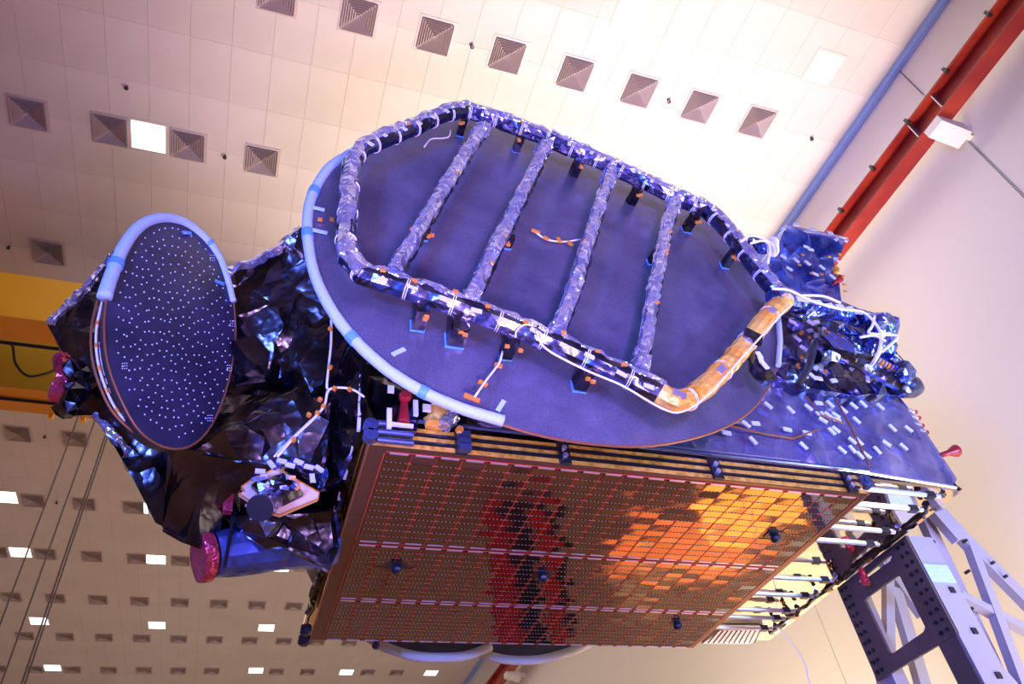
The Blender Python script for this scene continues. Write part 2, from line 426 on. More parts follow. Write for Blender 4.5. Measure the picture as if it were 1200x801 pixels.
LAMPS = [(-3.02, 8.98), (5.25, 4.27), (9.49, 4.21), (-7.18, 22.42), (-3.1, 22.5), (-7.18, 25.75), (-3.09, 25.78), (1.05, 25.9), (-7.18, 30.95), (-3.12, 31.05), (.98, 31.03), (-7.15, 35.44), (.9, 35.5), (4.92, 35.6), (8.93, 35.6)]
rown = {2.25: 'in the row at the very top of the picture', 5.62: 'in the row just above the big reflector', 9.0: 'in the row of the upper left lamp', 12.39: 'in the row above the yellow crane',
        15.78: 'behind the yellow crane', 19.15: 'in the row right under the yellow crane', 22.5: 'in the second row under the yellow crane', 25.77: 'in the third row under the yellow crane',
        29.0: 'in the fourth row under the yellow crane', 32.3: 'in the fifth row under the yellow crane', 35.6: 'in the bottom row of the picture', 38.6: 'beside the far wall'}
first = True
for y in rows:
    q = []
    for i in range(-9, 14):
        x = .47+i*1.385
        if y > 30: x = .42+i*1.37
        if x > 10.0: continue
        a, b, z = proj((x, y, CZ))
        if not (-22 < a < 1215 and -14 < b < 806): continue
        if inpoly(a, b, SAT) and inpoly(a-12, b-8, SAT) and inpoly(a+12, b+8, SAT): continue
        if any(abs(x-lx) < .5 and abs(y-ly) < .5 for lx, ly in LAMPS): continue
        if y == 2.25 and a < 940: continue
        if y == 15.78: continue
        if y == 38.6: continue
        q.append((a, x))
    q.sort()
    for k, (a, x) in enumerate(q):
        o = dif if first else copy_tree(dif)
        first = False
        o.location = (x, y, CZ-.002)
        lab = 'square louvred air diffuser, %s from the left %s' % (ORD[k], rown[y])
        tag(o, lab, 'vent', 'air diffusers in the ceiling')
lb0 = None
LL = ['bright square ceiling lamp at upper left between two louvred diffusers', 'pale unlit square ceiling lamp at the top edge above the big reflector', 'pale unlit square ceiling lamp left of the red beam',
      'bright ceiling lamp at the left edge, topmost below the yellow crane', 'bright ceiling lamp peeping out past the black foil module', 'bright ceiling lamp by the left edge crossed by hoist ropes', 'bright ceiling lamp left of the pink horn cover',
      'bright ceiling lamp showing just below the blue foil horn', 'bright ceiling lamp between the ropes at lower left', 'bright ceiling lamp in the middle of the second lamp row from the bottom', 'bright ceiling lamp left of the lower corner of the solar array',
      'bright ceiling lamp, leftmost in the bottom lamp row', 'bright ceiling lamp, second in the bottom lamp row', 'bright ceiling lamp, third in the bottom lamp row', 'bright ceiling lamp, rightmost in the bottom lamp row']
for k, (x, y) in enumerate(LAMPS):
    t = empty('ceiling_lamp', (x, y, CZ)); tag(t, LL[k], 'lamp', 'square ceiling lamps')
    f_ = MB(); ring(f_, .35, -.012, .30, -.012, .012); f_.build('frame', 'ceil', t)
    MB().box((0, 0, -.01), (.60, .60, .012)).build('diffuser_lens', 'lamp_dim' if k in (1, 2) else 'lamp', t)
SPR = [(149, 101, 'near the top left of the ceiling'), (264, 182, 'right of the upper left lamp'), (553, 53, 'above the big reflector between two diffusers'), (783, 117, 'right of the fifth diffuser above the reflector'), (950, 161, 'near the wall left of the red beam'), (11, 288, 'at left edge above the yellow crane'), (53, 510, 'right below the yellow crane'), (67, 587, 'between diffusers by the hoist ropes'), (227, 573, 'x')]
for (px, py, t_) in SPR[:8]:
    p = onz(px, py, CZ)
    t = MB().lathe((0, 0, -.09), (0, 0, 1), [(0, .012), (.006, .04), (.03, .04), (.04, .018), (.09, .018)], 10).build('sprinkler_head', 'steel')
    t.location = p; tag(t, 'small dark sprinkler head ' + t_, 'sprinkler', 'sprinkler heads in the ceiling')

# ---- bridge crane
cr = empty('bridge_crane'); tag(cr, 'yellow double girder bridge crane spanning the hall at left', 'crane')
yc = 11.5
z0 = ony(0, 318, yc).z; z1 = ony(0, 370, yc).z
y2 = onz(0, 394, z1).y
mbg = MB().box((-2, (yc+y2)/2, (z0+z1)/2), (24, y2-yc, z0-z1)); mbg.build('near_girder', 'yellow', cr)
MB().box((-2, (yc+y2)/2, z1-.012), (24, (y2-yc)+.06, .02)).build('girder_flange', 'orange', cr)
yf = y2+1.35
za = z1 + .0
zb = ony(0, 452, yf).z; ze = zb
MB().box((-2, yf+.3, (z0+zb)/2), (24, .6, z0-zb)).build('far_girder', 'olive', cr)
yg = onz(0, 478, zb).y
MB().box((-2, (yf+yg)/2, zb-.015), (24, (yg-yf)+.04, .02)).build('girder_flange', 'orange', cr)
MB().tube([(-13, y2+.12, z1-.03), (9, y2+.12, z1-.03)], .035, 8).build('cable_rail', 'black', cr)
pm_ = onz(0, 466, zb-.05)
MB().tube([(-13, pm_.y, zb-.06), (9, pm_.y, zb-.06)], .03, 8).build('cable_rail', 'black', cr)
fest = [ony(a, b, yf-.25) for a, b in [(0, 400), (14, 404), (18, 425), (32, 440), (52, 438), (70, 432), (110, 425)]]
MB().tube(smoothpath(fest), .025, 6).build('festoon_cable', 'black', cr)
for (px, py) in ((60, 487), (100, 484)):
    p = ony(px, py, yg); MB().box((p.x, p.y, zb-.06), (.08, .1, .16)).build('rail_hanger', 'yellow', cr)
for (a, b) in (((92, 487), (0, 752)), ((113, 487), (4, 801)), ((124, 508), (22, 801)), ((127, 508), (25, 801))):
    p = ony(a[0], a[1], 12.6)
    MB().tube([(p.x, p.y, z1+.2), (p.x, p.y, 1.2)], .014, 6).build('hoist_rope', 'rope', cr)

# ================================================================ SPACECRAFT
sat = empty('satellite'); tag(sat, 'large communications satellite wrapped in dark foil with folded solar array and reflectors', 'satellite')
# main body core
MB().box((2.98, 5.2, 5.55), (4.8, 2.75, 2.2)).build('body', 'foil_dark', sat)
bus_uz = 4.44
us = MB().box((2.98, 5.22, bus_uz-.01), (4.92, 2.95, .03)).build('radiator_panel', 'film_mirror', sat)

YF = 3.74
# front blanket (right)
pl = [(560, 495), (600, 503), (700, 517), (800, 529), (900, 541), (1000, 552), (1117, 571), (1122, 560), (1100, 530), (1082, 500), (1052, 462), (1000, 452), (960, 440), (900, 430), (820, 400), (700, 400), (560, 400)]
fb = foil_slab([ony(a, b, YF) for a, b in pl], (0, -1, 0), 0, .14, .034, (0, .1, 0), seed=3, bulge=.005).build('front_blanket', 'foil_blue', sat)
def tabs_on(par, pts, y, w_=.085, h_=.045, m='pale_tape', yoff=-.055, name='tape_tab'):
    me = None
    for (px, py, ang) in pts:
        p = ony(px, py, y); 
        if me is None: me = MB().box((0, 0, 0), (w_, .012, h_)).build(name, m, par); o = me
        else: o = link(name, me.data, par)
        o.location = (p.x, y+yoff, p.z); o.rotation_euler = (0, math.radians(ang), 0)
blk = [(848, 460, 10), (882, 500, 5), (897, 479, 60), (923, 484, 65), (942, 511, 15), (944, 481, 60), (956, 476, 5), (969, 477, 70), (967, 490, 55), (976, 490, 50), (961, 496, 45), (977, 495, 5), (957, 488, 0), (985, 484, 60), (997, 479, 60), (1008, 477, 70), (1000, 496, 65), (1028, 480, 65), (971, 509, 70), (976, 507, 60), (995, 520, 60), (1003, 521, 70), (983, 531, 60), (995, 530, 80), (1012, 537, 55), (1024, 531, 75), (1035, 523, 50), (1055, 527, 65), (1042, 505, 70), (1061, 506, 60), (879, 520, 70), (938, 526, 65), (919, 507, 15), (848, 511, 15), (842, 493, 10), (871, 501, 55), (1004, 537, 70), (978, 447, 5), (995, 453, 65), (1015, 458, 65), (1025, 459, 5), (1035, 460, 60), (990, 440, 5), (1015, 443, 5), (962, 440, 60), (950, 448, 65)]
tabs_on(fb, [(a, b, c-8) for a, b, c in blk], YF, .075, .035, 'pale_tape', -.045)
def line_strip(par, pts, y, r, m, name='seam', yo=-.05):
    return MB().tube([ony(a, b, y)+V((0, yo, 0)) for a, b in pts], r, 6, 0, step=.05).build(name, m, par)
line_strip(fb, [(968, 458), (985, 490), (1000, 520), (1014, 550)], YF, .009, 'rim')
line_strip(fb, [(850, 503), (890, 512), (925, 518), (955, 507)], YF, .008, 'rim')
line_strip(fb, [(940, 468), (958, 490), (985, 500)], YF, .008, 'rim')
ed = MB()
ed.tube([ony(a, b, YF-.06) for a, b in [(590, 503), (700, 517), (800, 529), (900, 541), (1000, 551), (1120, 571)]], .014, 6, step=.1)
ed.build('edge_rail', 'silver', sat)
# shelf of dark underside between array and blanket, brown
MB().box((2.6, 3.9, bus_uz-.05), (3.9, .3, .05)).build('lower_shelf', 'substrate', sat)

# ---- solar array (folded stack)
SX0, SX1, SY0, SY1, SZ = .575, 4.27, 3.62, 6.41, 4.2
arr = empty('folded_solar_array'); 
stack = []
for k in range(3):
    z = SZ+.018+k*.062
    b = MB().box(((SX0+SX1)/2, (SY0+SY1)/2, z), (SX1-SX0-.02*k, SY1-SY0, .034)).build('array_panel', 'honeycomb', sat); stack.append(b)
bpy.data.objects.remove(arr)
face = stack[0]
MB().box(((SX0+SX1)/2, (SY0+SY1)/2, SZ-.002), (SX1-SX0, SY1-SY0, .006)).build('face_sheet', 'substrate', face)
for xx in (SX0-.006, SX1+.006): MB().box((xx, (SY0+SY1)/2, SZ+.01), (.012, SY1-SY0, .03)).build('edge_trim', 'rim', face)
for k in range(2):
    MB().box(((SX0+SX1)/2, SY0-.004, SZ+.05+k*.062), (SX1-SX0-.1, .012, .016)).build('gap_strip', 'black', stack[k+1])
# cells
NC = 22; x0 = SX0+.11; x1 = SX1-.06; cw = (x1-x0)/NC
bands = [(SY0+.06, SY0+1.10, 13), (SY0+1.17, SY0+1.98, 11), (SY0+2.04, SY1-.03, 10)]
cell_list = []; ties = MB(); dash = MB(); rib = MB()
KN = [(465, 661), (636, 671), (907, 625), (793, 728)]
kn3 = [onz(a, b, SZ) for a, b in KN]
for bi, (ya, yb, nr) in enumerate(bands):
    ch = (yb-ya)/nr
    for i in range(NC):
        for j in range(nr):
            x = x0+(i+.5)*cw; y = ya+(j+.5)*ch
            if any(abs(x-k.x) < cw*.7 and abs(y-k.y) < ch*.7 for k in kn3): continue
            if bi == 0 and j == 0 and i in (1, 3): continue
            cell_list.append((x, y, ch))
            if j < nr-1:
                for q in range(5): dash.box((x-cw*.38+q*cw*.18, y+ch/2, SZ-.0115), (cw*.08, .0045, .002))
            if j > 0 and i < NC-1:
                xx = x+cw/2; yy = y-ch/2
                ties.add([(xx-.018, yy+.008, SZ-.012), (xx+.018, yy+.008, SZ-.012), (xx, yy-.014, SZ-.012), (xx-.018, yy+.008, SZ-.010), (xx+.018, yy+.008, SZ-.010), (xx, yy-.014, SZ-.010)], [(0, 1, 2), (5, 4, 3), (0, 3, 4, 1), (1, 4, 5, 2), (2, 5, 3, 0)])
        x = x0+(i+.5)*cw
        for yy in (ya-.008, yb+.008): rib.box((x, yy, SZ-.011), (cw*.72, .016, .004))
        if i > 0: ties.box((x0+i*cw, (ya+yb)/2, SZ-.0095), (.0032, yb-ya, .002))
    for xx in (x0-.01, x1+.01): ties.box((xx, (ya+yb)/2, SZ-.0095), (.007, yb-ya, .003))
    ties.box(((x0+x1)/2, ya-.018, SZ-.0085), (x1-x0, .006, .003)); ties.box(((x0+x1)/2, yb+.018, SZ-.0085), (x1-x0, .006, .003))
cell_me = {}
restc = MB()
cell_list.sort(key=lambda c: proj((c[0], c[1], SZ))[2])
for idx, (x, y, ch) in enumerate(cell_list):
    rx, ry = random.gauss(0, .011), random.gauss(0, .011)
    if idx < 300:
        k = round(ch, 4)
        if k not in cell_me:
            o = MB().box((0, 0, 0), (cw-.012, ch-.009, .004)).build('solar_cell', 'cell', face); cell_me[k] = o.data
        else: o = link('solar_cell', cell_me[k], face)
        o.location = (x, y, SZ-.008); o.rotation_euler = (rx, ry, 0)
    else:
        restc.box((x, y, SZ-.008), (cw-.012, ch-.009, .004), Matrix.Rotation(rx, 3, 'X') @ Matrix.Rotation(ry, 3, 'Y'))
tag(restc.build('solar_cell_field', 'cell', face), kind='stuff')
tag(ties.build('cell_interconnects', 'tie', face), kind='stuff'); tag(dash.build('cell_tab_dashes', 'dash', face), kind='stuff'); tag(rib.build('string_end_ribbons', 'silver', face), kind='stuff')
for p in kn3:
    MB().box((p.x, p.y, SZ-.010), (cw*.95, .1, .006)).lathe((p.x, p.y, SZ-.012), (0, 0, -1), [(0, .03), (.03, .042), (.05, .038), (.065, .02)], 14).build('hold_down_knob', 'black', face)
# hinges left end, brackets
for k in range(2):
    z = SZ+.045+k*.075
    mb = MB().lathe((SX0+.0, SY0-.05, z), (0, 1, 0), [(0, .045), (.05, .045)], 18).lathe((SX0+.0, SY0-.06, z), (0, 1, 0), [(0, .014), (.02, .014)], 10)
    mb.build('hinge', 'blue_metal', sat)
for k in range(3):
    z = SZ+.02+k*.062
    MB().tube([(SX0+.04, SY0-.03, z), (SX0+.26, SY0-.03, z)], .020, 10).build('hinge_arm', 'blue_metal', sat)
for px in (540, 661, 839, 1035-40):
    p = ony(px, 520+(px-430)*.09, SY0)
    b = MB()
    b.box((p.x, SY0-.02, SZ+.07), (.075, .03, .17))
    o = b.build('hold_down_bracket', 'black', sat)
    for k in range(2): MB().lathe((p.x, SY0-.05, SZ+.04+k*.06), (0, 1, 0), [(0, .018), (.03, .018)], 10).build('bolt', 'silver', o)
p = ony(541, 525, SY0)
for k in range(3): MB().box((p.x+.0, SY0-.06, SZ+.0+k*.05), (.08, .05, .04)).build('blue_clamp', 'blue_metal', sat)
MB().tube([(SX0+.1, SY0-.02, SZ+.20), (SX0+1.0, SY0-.02, SZ+.20), (SX1+.1, SY0-.02, SZ+.20)], .014, 6).build('cable_rail', 'blue_metal', sat)
MB().tube([(SX0+1.2, SY0+.0, SZ+.235), (SX1-.5, SY0-.0, SZ+.235)], .01, 6).build('cable_rail', 'silver', sat)
o = MB().lathe((SX1+.03, SY0-.03, SZ+.10), (0, 1, 0), [(0, .055), (.05, .055)], 18).lathe((SX1+.03, SY0-.045, SZ+.10), (0, 1, 0), [(0, .03), (.02, .03)], 14).build('hinge', 'blue_metal', sat)
for y in (4.1, 4.6): pass
# struts (tubes) under radiator along x to the bus edge
for k, (px, py) in enumerate([(1020, 573), (1005, 590), (975, 617), (955, 632), (910, 676), (888, 695), (867, 713), (855, 722), (838, 734)]):
    p = onz(px, py, SZ+.12); p.x = 4.28
    q = V((5.12, p.y, p.z))
    t = MB().tube([p, q], .022, 8).build('deployment_tube', 'alu', sat)
    MB().box((q.x-.1, q.y, q.z), (.08, .05, .05)).build('clamp', 'black', t)
    MB().tube([(q.x, q.y-.06, q.z+.02), (q.x+.05, q.y, q.z+.03), (q.x+.1, q.y+.04, q.z+.05)], .022, 6, .5, step=.03).build('joint', 'foil_dark', t)
# dark ragged edge along right underside
MB().tube([(5.42, YF, 4.46), (5.40, 4.6, 4.43), (5.42, 5.4, 4.46), (5.40, 6.6, 4.44)], .032, 7, .45, step=.07).build('edge_wrap', 'foil_dark', sat)
MB().tube([(5.34, 4.05, 4.41), (5.34, 6.5, 4.41)], .022, 6, .6, step=.07).build('cable_bundle', 'black', sat)
for y in (4.2, 4.9, 5.5, 6.1): MB().box((5.38, y, 4.42), (.05, .05, .05)).build('tape_patch', 'kapton', sat)
# far gridded panel at lower right
gp = MB().prism([onz(a, b, 4.35) for a, b in [(823, 754), (880, 754), (897, 738), (845, 738)]], (0, 0, .06)).build('far_grid_panel', 'alu', sat)
for k in range(10):
    a = onz(830+k*6, 753, 4.345); b = onz(842+k*5.4, 739, 4.345); MB().bar(a, b, .008, .01).build('grid_rib', 'steel', gp)

# ---- large reflector
RY = 3.30
outl = [(408, 181), (385, 197), (366, 228), (358, 262), (364, 308), (381, 350), (410, 392), (450, 430), (492, 457), (540, 479), (590, 497), (640, 511), (700, 520), (760, 522), (820, 511), (865, 492), (893, 466), (910, 432), (917, 400), (914, 372), (900, 335), (868, 292), (830, 258), (780, 222), (720, 192), (650, 162), (590, 144), (540, 135), (490, 142), (445, 158)]
o3 = smoothpath([ony(a, b, RY) for a, b in outl]+[ony(*outl[0], RY)], 3)[:-1]
cen = sum(o3, V((0, 0, 0)))/len(o3)
mb = MB(); NR = 12; n_ = len(o3); vs = []
for k in range(NR, 0, -1):
    f_ = k/NR
    for p in o3: vs.append((cen.x+(p.x-cen.x)*f_, RY-.13*(1-f_*f_), cen.z+(p.z-cen.z)*f_))
vs.append((cen.x, RY-.13, cen.z))
fs = [(k*n_+i, k*n_+(i+1) % n_, (k+1)*n_+(i+1) % n_, (k+1)*n_+i) for k in range(NR-1) for i in range(n_)] + [((NR-1)*n_+i, (NR-1)*n_+(i+1) % n_, NR*n_) for i in range(n_)]
nf = len(vs); vs2 = [(x, y+.022, z) for x, y, z in vs]
fs2 = [tuple(i+nf for i in f)[::-1] for f in fs] + [(i, i+nf, (i+1) % n_+nf, (i+1) % n_) for i in range(n_)]
mb.add(vs+vs2, fs+fs2)
LR = mb.build('large_reflector', 'refl', sat, smooth=True)
md = LR.modifiers.new('es', 'EDGE_SPLIT'); md.split_angle = math.radians(50)
MB().tube([p+V((0, .005, 0)) for p in o3]+[o3[0]+V((0, .005, 0))], .009, 6, caps=False).build('reflector_edge', 'rim', LR)
gpth = smoothpath([ony(a, b, RY-.01) for a, b in [(410, 180), (385, 197), (366, 228), (360, 262), (365, 308), (381, 350), (410, 392), (450, 430), (492, 457), (540, 478), (590, 493)]], 5)
MB().tube(gpth, .037, 12, .03, step=.03).build('foam_guard', 'foam', LR, smooth=True)
for i in (9, 16, 30, 40): MB().tube([gpth[i], gpth[i+1]], .041, 12).build('blue_tape_band', 'blue_tape', LR)
for (a, b, ang) in [(372, 244, 5), (375, 271, 5), (467, 412, -40), (587, 475, -60)]:
    p = ony(a, b, RY-.03); o = MB().box((0, 0, 0), (.1, .008, .03)).build('tape_strip', 'foam', LR); o.location = p; o.rotation_euler = (0, math.radians(ang), 0)
wl = [(912, 372), (914, 400), (912, 428)]
MB().tube([ony(a, b, RY-.04) for a, b in wl], .022, 8, .05, step=.05).build('foam_strip', 'foam', LR)
# wires on reflector
def wire(par, pts, y, r=.007, m='cable', name='cable', ties_=None, n=4):
    pp = smoothpath([ony(a, b, (y if not callable(y) else y(a, b))) for a, b in pts], n)
    o = MB().tube(pp, r, 6, 0).build(name, m, par, smooth=True)
    return pp
wire(LR, [(604, 395), (590, 410), (585, 425), (570, 445), (556, 465)], RY-.12)
wire(LR, [(497, 172), (505, 163), (518, 162), (526, 160), (528, 153)], RY-.09)
wire(LR, [(625, 270), (640, 280), (660, 283), (683, 280)], RY-.16)
for (a, b, ang, w_) in [(628, 271, 20, .07), (640, 279, 40, .05), (655, 281, 80, .06), (668, 285, 60, .05), (553, 466, 20, .10), (566, 449, 30, .06), (584, 428, 20, .05), (375, 257, 0, .03), (389, 257, 0, .03)]:
    p = ony(a, b, RY-.165 if a > 600 else (RY-.1 if a > 400 else RY-.03)); o = MB().box((0, 0, 0), (w_, .012, .03)).build('amber_tape', 'kapton', LR); o.location = p; o.rotation_euler = (0, math.radians(ang), 0)

# ---- ring frame
FY = 3.04
fr_ = empty('ring_frame'); bpy.data.objects.remove(fr_)
def P_(l, y=FY): return [ony(a, b, y) for a, b in l]
lower = P_([(412, 190), (408, 240), (405, 285), (408, 303), (425, 322), (470, 336), (545, 362), (600, 382), (650, 403), (720, 436), (778, 463)])
upper = P_([(412, 192), (422, 176), (440, 168), (490, 148), (520, 134), (546, 130), (580, 140), (640, 162), (720, 197), (790, 231), (826, 246), (850, 268), (888, 318), (912, 345)])
gold = P_([(772, 460), (790, 470), (806, 468), (830, 450), (852, 428), (880, 395), (905, 364), (920, 352)])
boom = [ony(905, 350, FY), ony(940, 358, FY+.05), ony(985, 367, FY+.1), ony(1018, 376, FY+.15), ony(1040, 380, FY+.2)]
def crtube(path, r, m, name, n=8, jit=.10, step=.07, ph=PI/8):
    return MB().tube(path, r, n, jit, step=step, phase=ph).build(name, m, sat, fix=True)
tb = [crtube(lower, .068, 'foil_bar', 'frame_tube'), crtube(upper, .066, 'foil_bar', 'frame_tube'), crtube(gold, .074, 'foil_gold', 'gold_frame_tube', 10, .08), crtube(boom, .075, 'foil_crumple', 'boom_tube', 10, .2)]
# pale layer over the dark frame tubes: ceiling reflection put into colour
def wrap(path, r, off, m, name, par, jit=.20, step=.06):
    return MB().tube([p+V(off) for p in path], r, 7, jit, step=step).build(name, m, par)
wrap(lower, .052, (.0, -.015, .036), 'foil_tube', 'tube_sheen', tb[0])
wrap(lower[:5], .064, (.0, -.018, .0), 'foil_tube', 'tube_sheen', tb[0])
wrap(upper, .050, (.0, -.034, .030), 'foil_tube', 'tube_sheen', tb[1])
struts = [[(566, 150), (545, 180), (497, 258), (462, 318)], [(640, 168), (620, 210), (580, 290), (550, 352)], [(716, 200), (700, 248), (675, 330), (652, 390)], [(790, 238), (782, 262), (768, 330), (750, 432)]]
for s_ in struts:
    o = crtube(P_(s_, FY-.02), .052, 'foil_tube', 'cross_strut', 7, .22, .06)
    MB().tube([p+V((.03, .02, -.02)) for p in P_(s_)], .03, 6, .3, step=.06).build('strut_underside', 'foil_dark', o)
    MB().tube([p+V((-.045, -.0, .0)) for p in P_(s_)], .006, 5, step=.1).build('strut_cable', 'cable', o)
    q = P_(s_)
    MB().tube([q[0], q[0].lerp(q[1], .35)], .065, 8, .25, step=.03).build('strut_joint', 'foil_tube', o)
    MB().tube([q[-1], q[-1].lerp(q[-2], .12)], .06, 8, .25, step=.03).build('strut_joint', 'foil_tube', o)
    for k in range(5):
        t = random.uniform(.15, .9); i = min(int(t*(len(q)-1)), len(q)-2); c = q[i].lerp(q[i+1], t*(len(q)-1)-i)
        w2 = MB().box((0, 0, 0), (.03, .012, .02)).build('amber_tape', 'kapton', o); w2.location = c+V((random.choice((-.03, .03)), -.05, 0)); w2.rotation_euler = (0, random.uniform(-1, 1), 0)
def ties_along(par, path, r, every, skip=0):
    P = resample(path, .03); F = frames(P); acc = []
    for i in range(int(every/.03)//2+skip, len(P)-3, int(every/.03)):
        p, t, a, b = F[i]
        pts = [p+(a*math.cos(th)+b*math.sin(th))*r for th in [2*PI*k/14 for k in range(15)]]
        MB().tube(pts, .0035, 5, caps=False).build('lacing_tie', 'cable', par)
        MB().tube([q+t*.014 for q in pts], .0035, 5, caps=False).build('lacing_tie', 'cable', par)
ties_along(tb[0], lower, .068, .30, 6)
ties_along(tb[1], upper, .067, .26)
ties_along(tb[2], gold, .074, .5)
def tabs_path(par, path, every, off, w_=.07, h_=.032, m='pale_tape', rnd=.02, name='tape_tab', y=-.068):
    P = resample(path, .02); F = frames(P); me = None
    for i in range(5, len(P)-3, int(every/.02)):
        p, t, a, b = F[i]
        if me is None: o = MB().box((0, 0, 0), (w_, .01, h_)).build(name, m, par); me = o.data
        else: o = link(name, me, par)
        o.location = p+V((off[0]+random.uniform(-rnd, rnd), y, off[1]+random.uniform(-rnd, rnd)))
        o.rotation_euler = (0, -math.atan2(t.z, t.x)+random.uniform(-.25, .25), 0)
tabs_path(tb[0], lower[4:], .2, (0, -.045), .07, .03, y=-.060)
tabs_path(tb[1], upper, .21, (0, -.03), .03, .05, y=-.064)
tabs_path(tb[1], upper, .33, (0, .03), .035, .025, 'kapton', .03, 'amber_tape')
tabs_path(tb[0], lower[4:], .24, (0, .03), .035, .022, 'kapton', .03, 'amber_tape')
tabs_path(tb[3], boom, .12, (0, -.02), .08, .045, y=-.082)
tabs_path(tb[2], gold, .5, (0, .0), .09, .05, 'silver', .0, 'patch', -.075)
# orange/white cable along lower bar
wire(tb[0], [(628, 385), (634, 402), (650, 415), (690, 435), (730, 452), (775, 478), (800, 482), (830, 462), (870, 418), (900, 385), (925, 358)], FY-.09, .007)
wire(tb[0], [(604, 395), (606, 386), (618, 380), (640, 388)], FY-.06, .006)
# standoffs (feet) from frame back to the reflector
for (px, py, w_, big) in [(497, 352, .065, 0), (541, 370, .085, 1), (602, 388, .06, 0), (690, 425, .065, 0), (545, 132, .05, 0), (612, 152, .05, 0), (680, 182, .06, 0), (748, 215, .06, 0), (815, 246, .06, 0), (861, 288, .05, 0), (500, 258, .05, 0), (600, 270, .04, 0), (405, 250, .04, 0), (770, 290, .05, 0)]:
    a = ony(px, py, FY); yb = RY-.02-(.11 if abs(px-640) < 160 and 250 < py < 300 else .04)
    o = MB().tube([a+V((0, .02, -.04)), V((a.x, yb, a.z-.03))], w_*.88, 4, .08, step=.06, phase=PI/4).build('standoff_leg', 'foil_dark', sat)
    MB().box((a.x, yb+.0, a.z-.03), (w_*1.45, .012, w_*1.45)).build('foot_tape', 'blue_tape', o)
    for k in range(2):
        q = MB().box((0, 0, 0), (.03, .02, .018)).build('amber_tape', 'kapton', o); q.location = (a.x+random.uniform(-.05, .05), FY+.05, a.z-.09-.02*k)

# gold tube strap and its leg
q = P_([(866, 398), (886, 408)]); MB().bar(q[0]+V((0, -.075, 0)), q[1]+V((0, -.075, 0)), .03, .11).build('strap', 'foil_bar', tb[2])
lg = crtube(P_([(880, 412), (888, 430), (900, 448)], FY+.1), .06, 'foil_dark', 'lower_leg', 6, .3)
tabs_path(lg, P_([(880, 412), (888, 430), (900, 448)], FY+.1), .07, (0, 0), .06, .04)

# ---- cluster right of reflector
CY = 3.62
cl = foil_slab(P_([(905, 368), (935, 362), (985, 378), (1030, 388), (1062, 425), (1062, 440), (1058, 462), (1000, 462), (950, 455), (905, 440), (912, 400)], CY), (0, -1, 0), 0, .09, .07, (0, .5, 0), seed=9).build('equipment_cluster', 'foil_bar', sat)
sheet0 = [((440, 498), 3.9), ((398, 658), 5.3), ((385, 664), 5.2), ((300, 652), 5.2), ((262, 600), 5.0), ((270, 540), 4.9), ((400, 495), 4.4)]
foil_slab([ony(p[0], p[1], y) for p, y in sheet0], (0, -1, 0), 0, .15, .05, (-.02, .1, .06), seed=51).build('end_blanket', 'foil_dark', sat)
random.seed(21)
tt = []
for k in range(46):
    px = random.uniform(918, 1050); py = random.uniform(378+(px-918)*.25, 455)
    tt.append((px, py, random.uniform(-70, 70)))
tabs_on(cl, tt, CY, .07, .035, 'pale_tape', -.10)
tabs_on(cl, [(random.uniform(918, 1050), random.uniform(395, 450), random.uniform(-60, 60)) for k in range(22)], CY, .035, .025, 'kapton', -.11, 'amber_tape')
crtube(P_([(985, 385), (1010, 397), (1030, 410), (1050, 425), (1064, 440)], 3.35), .05, 'foil_crumple', 'boom_tube', 8, .3)
crtube(P_([(958, 395), (975, 410), (1000, 420), (1025, 417)], 3.3), .035, 'foil_dark', 'boom_tube', 7, .3)
MB().prism([p for p in P_([(956, 402), (975, 388), (1003, 405), (1000, 412), (958, 414)], 3.32)], (0, .05, 0)).build('bracket_plate', 'foil_blue', sat)
crtube(P_([(935, 452), (948, 430), (955, 400)], 3.3), .03, 'black', 'boom_tube', 6, .1)
crtube(P_([(955, 418), (985, 416), (1020, 432), (1055, 450)], 3.34), .055, 'foil_bar', 'boom_tube', 7, .3)
# spring-like coil segments
pth = resample(P_([(1025, 420), (1062, 440)], 3.28), .03)
for i, p in enumerate(pth[::1]): MB().lathe(p, (pth[-1]-pth[0]), [(0, .03), (.018, .03)], 10).build('coil_ring', 'silver' if i % 2 else 'kapton', sat)
# white cables right
for pts in ([(905, 338), (925, 340), (950, 352), (985, 362), (1010, 365), (1025, 378), (1032, 392), (1030, 410), (1020, 430)], [(940, 346), (965, 347), (985, 355)], [(1025, 370), (1022, 382), (1018, 390), (1035, 392), (1052, 394), (1042, 405), (1033, 412)], [(1008, 395), (1025, 393), (1038, 400)], [(1033, 400), (1030, 415), (1018, 431)], [(880, 285), (895, 282), (902, 290), (900, 308)], [(868, 283), (880, 276), (895, 280), (906, 288), (908, 300)]):
    wire(tb[3], pts, 2.82, .011)
# crumpled end module and clips at boom end
for (px, py, r, y) in ((1033, 382, .12, 3.05), (1055, 435, .10, 3.3), (1030, 405, .12, 3.25), (893, 290, .06, 2.98), (884, 282, .045, 2.98)):
    c = ony(px, py, y); MB().tube([c+V((-r, 0, 0)), c, c+V((r*.9, 0, 0))], lambda t: r*(1 if .2 < t < .8 else .8), 9, .15, step=.05).build('foil_wrapped_unit', 'foil_crumple', sat)
c = ony(1064, 450, 3.6)
MB().lathe(c+V((-.25, 0, 0)), (1, 0, -.1), [(0, .12), (.2, .12), (.3, .10), (.36, .06)], 18).build('round_end_cap', 'foil_bar', sat, smooth=True)
for i in range(3):
    p = ony(905, 285+i*4, 2.9); MB().lathe(p, (1, 0, .4), [(0, .055), (.02, .055)], 16).build('white_band', 'cable', sat)

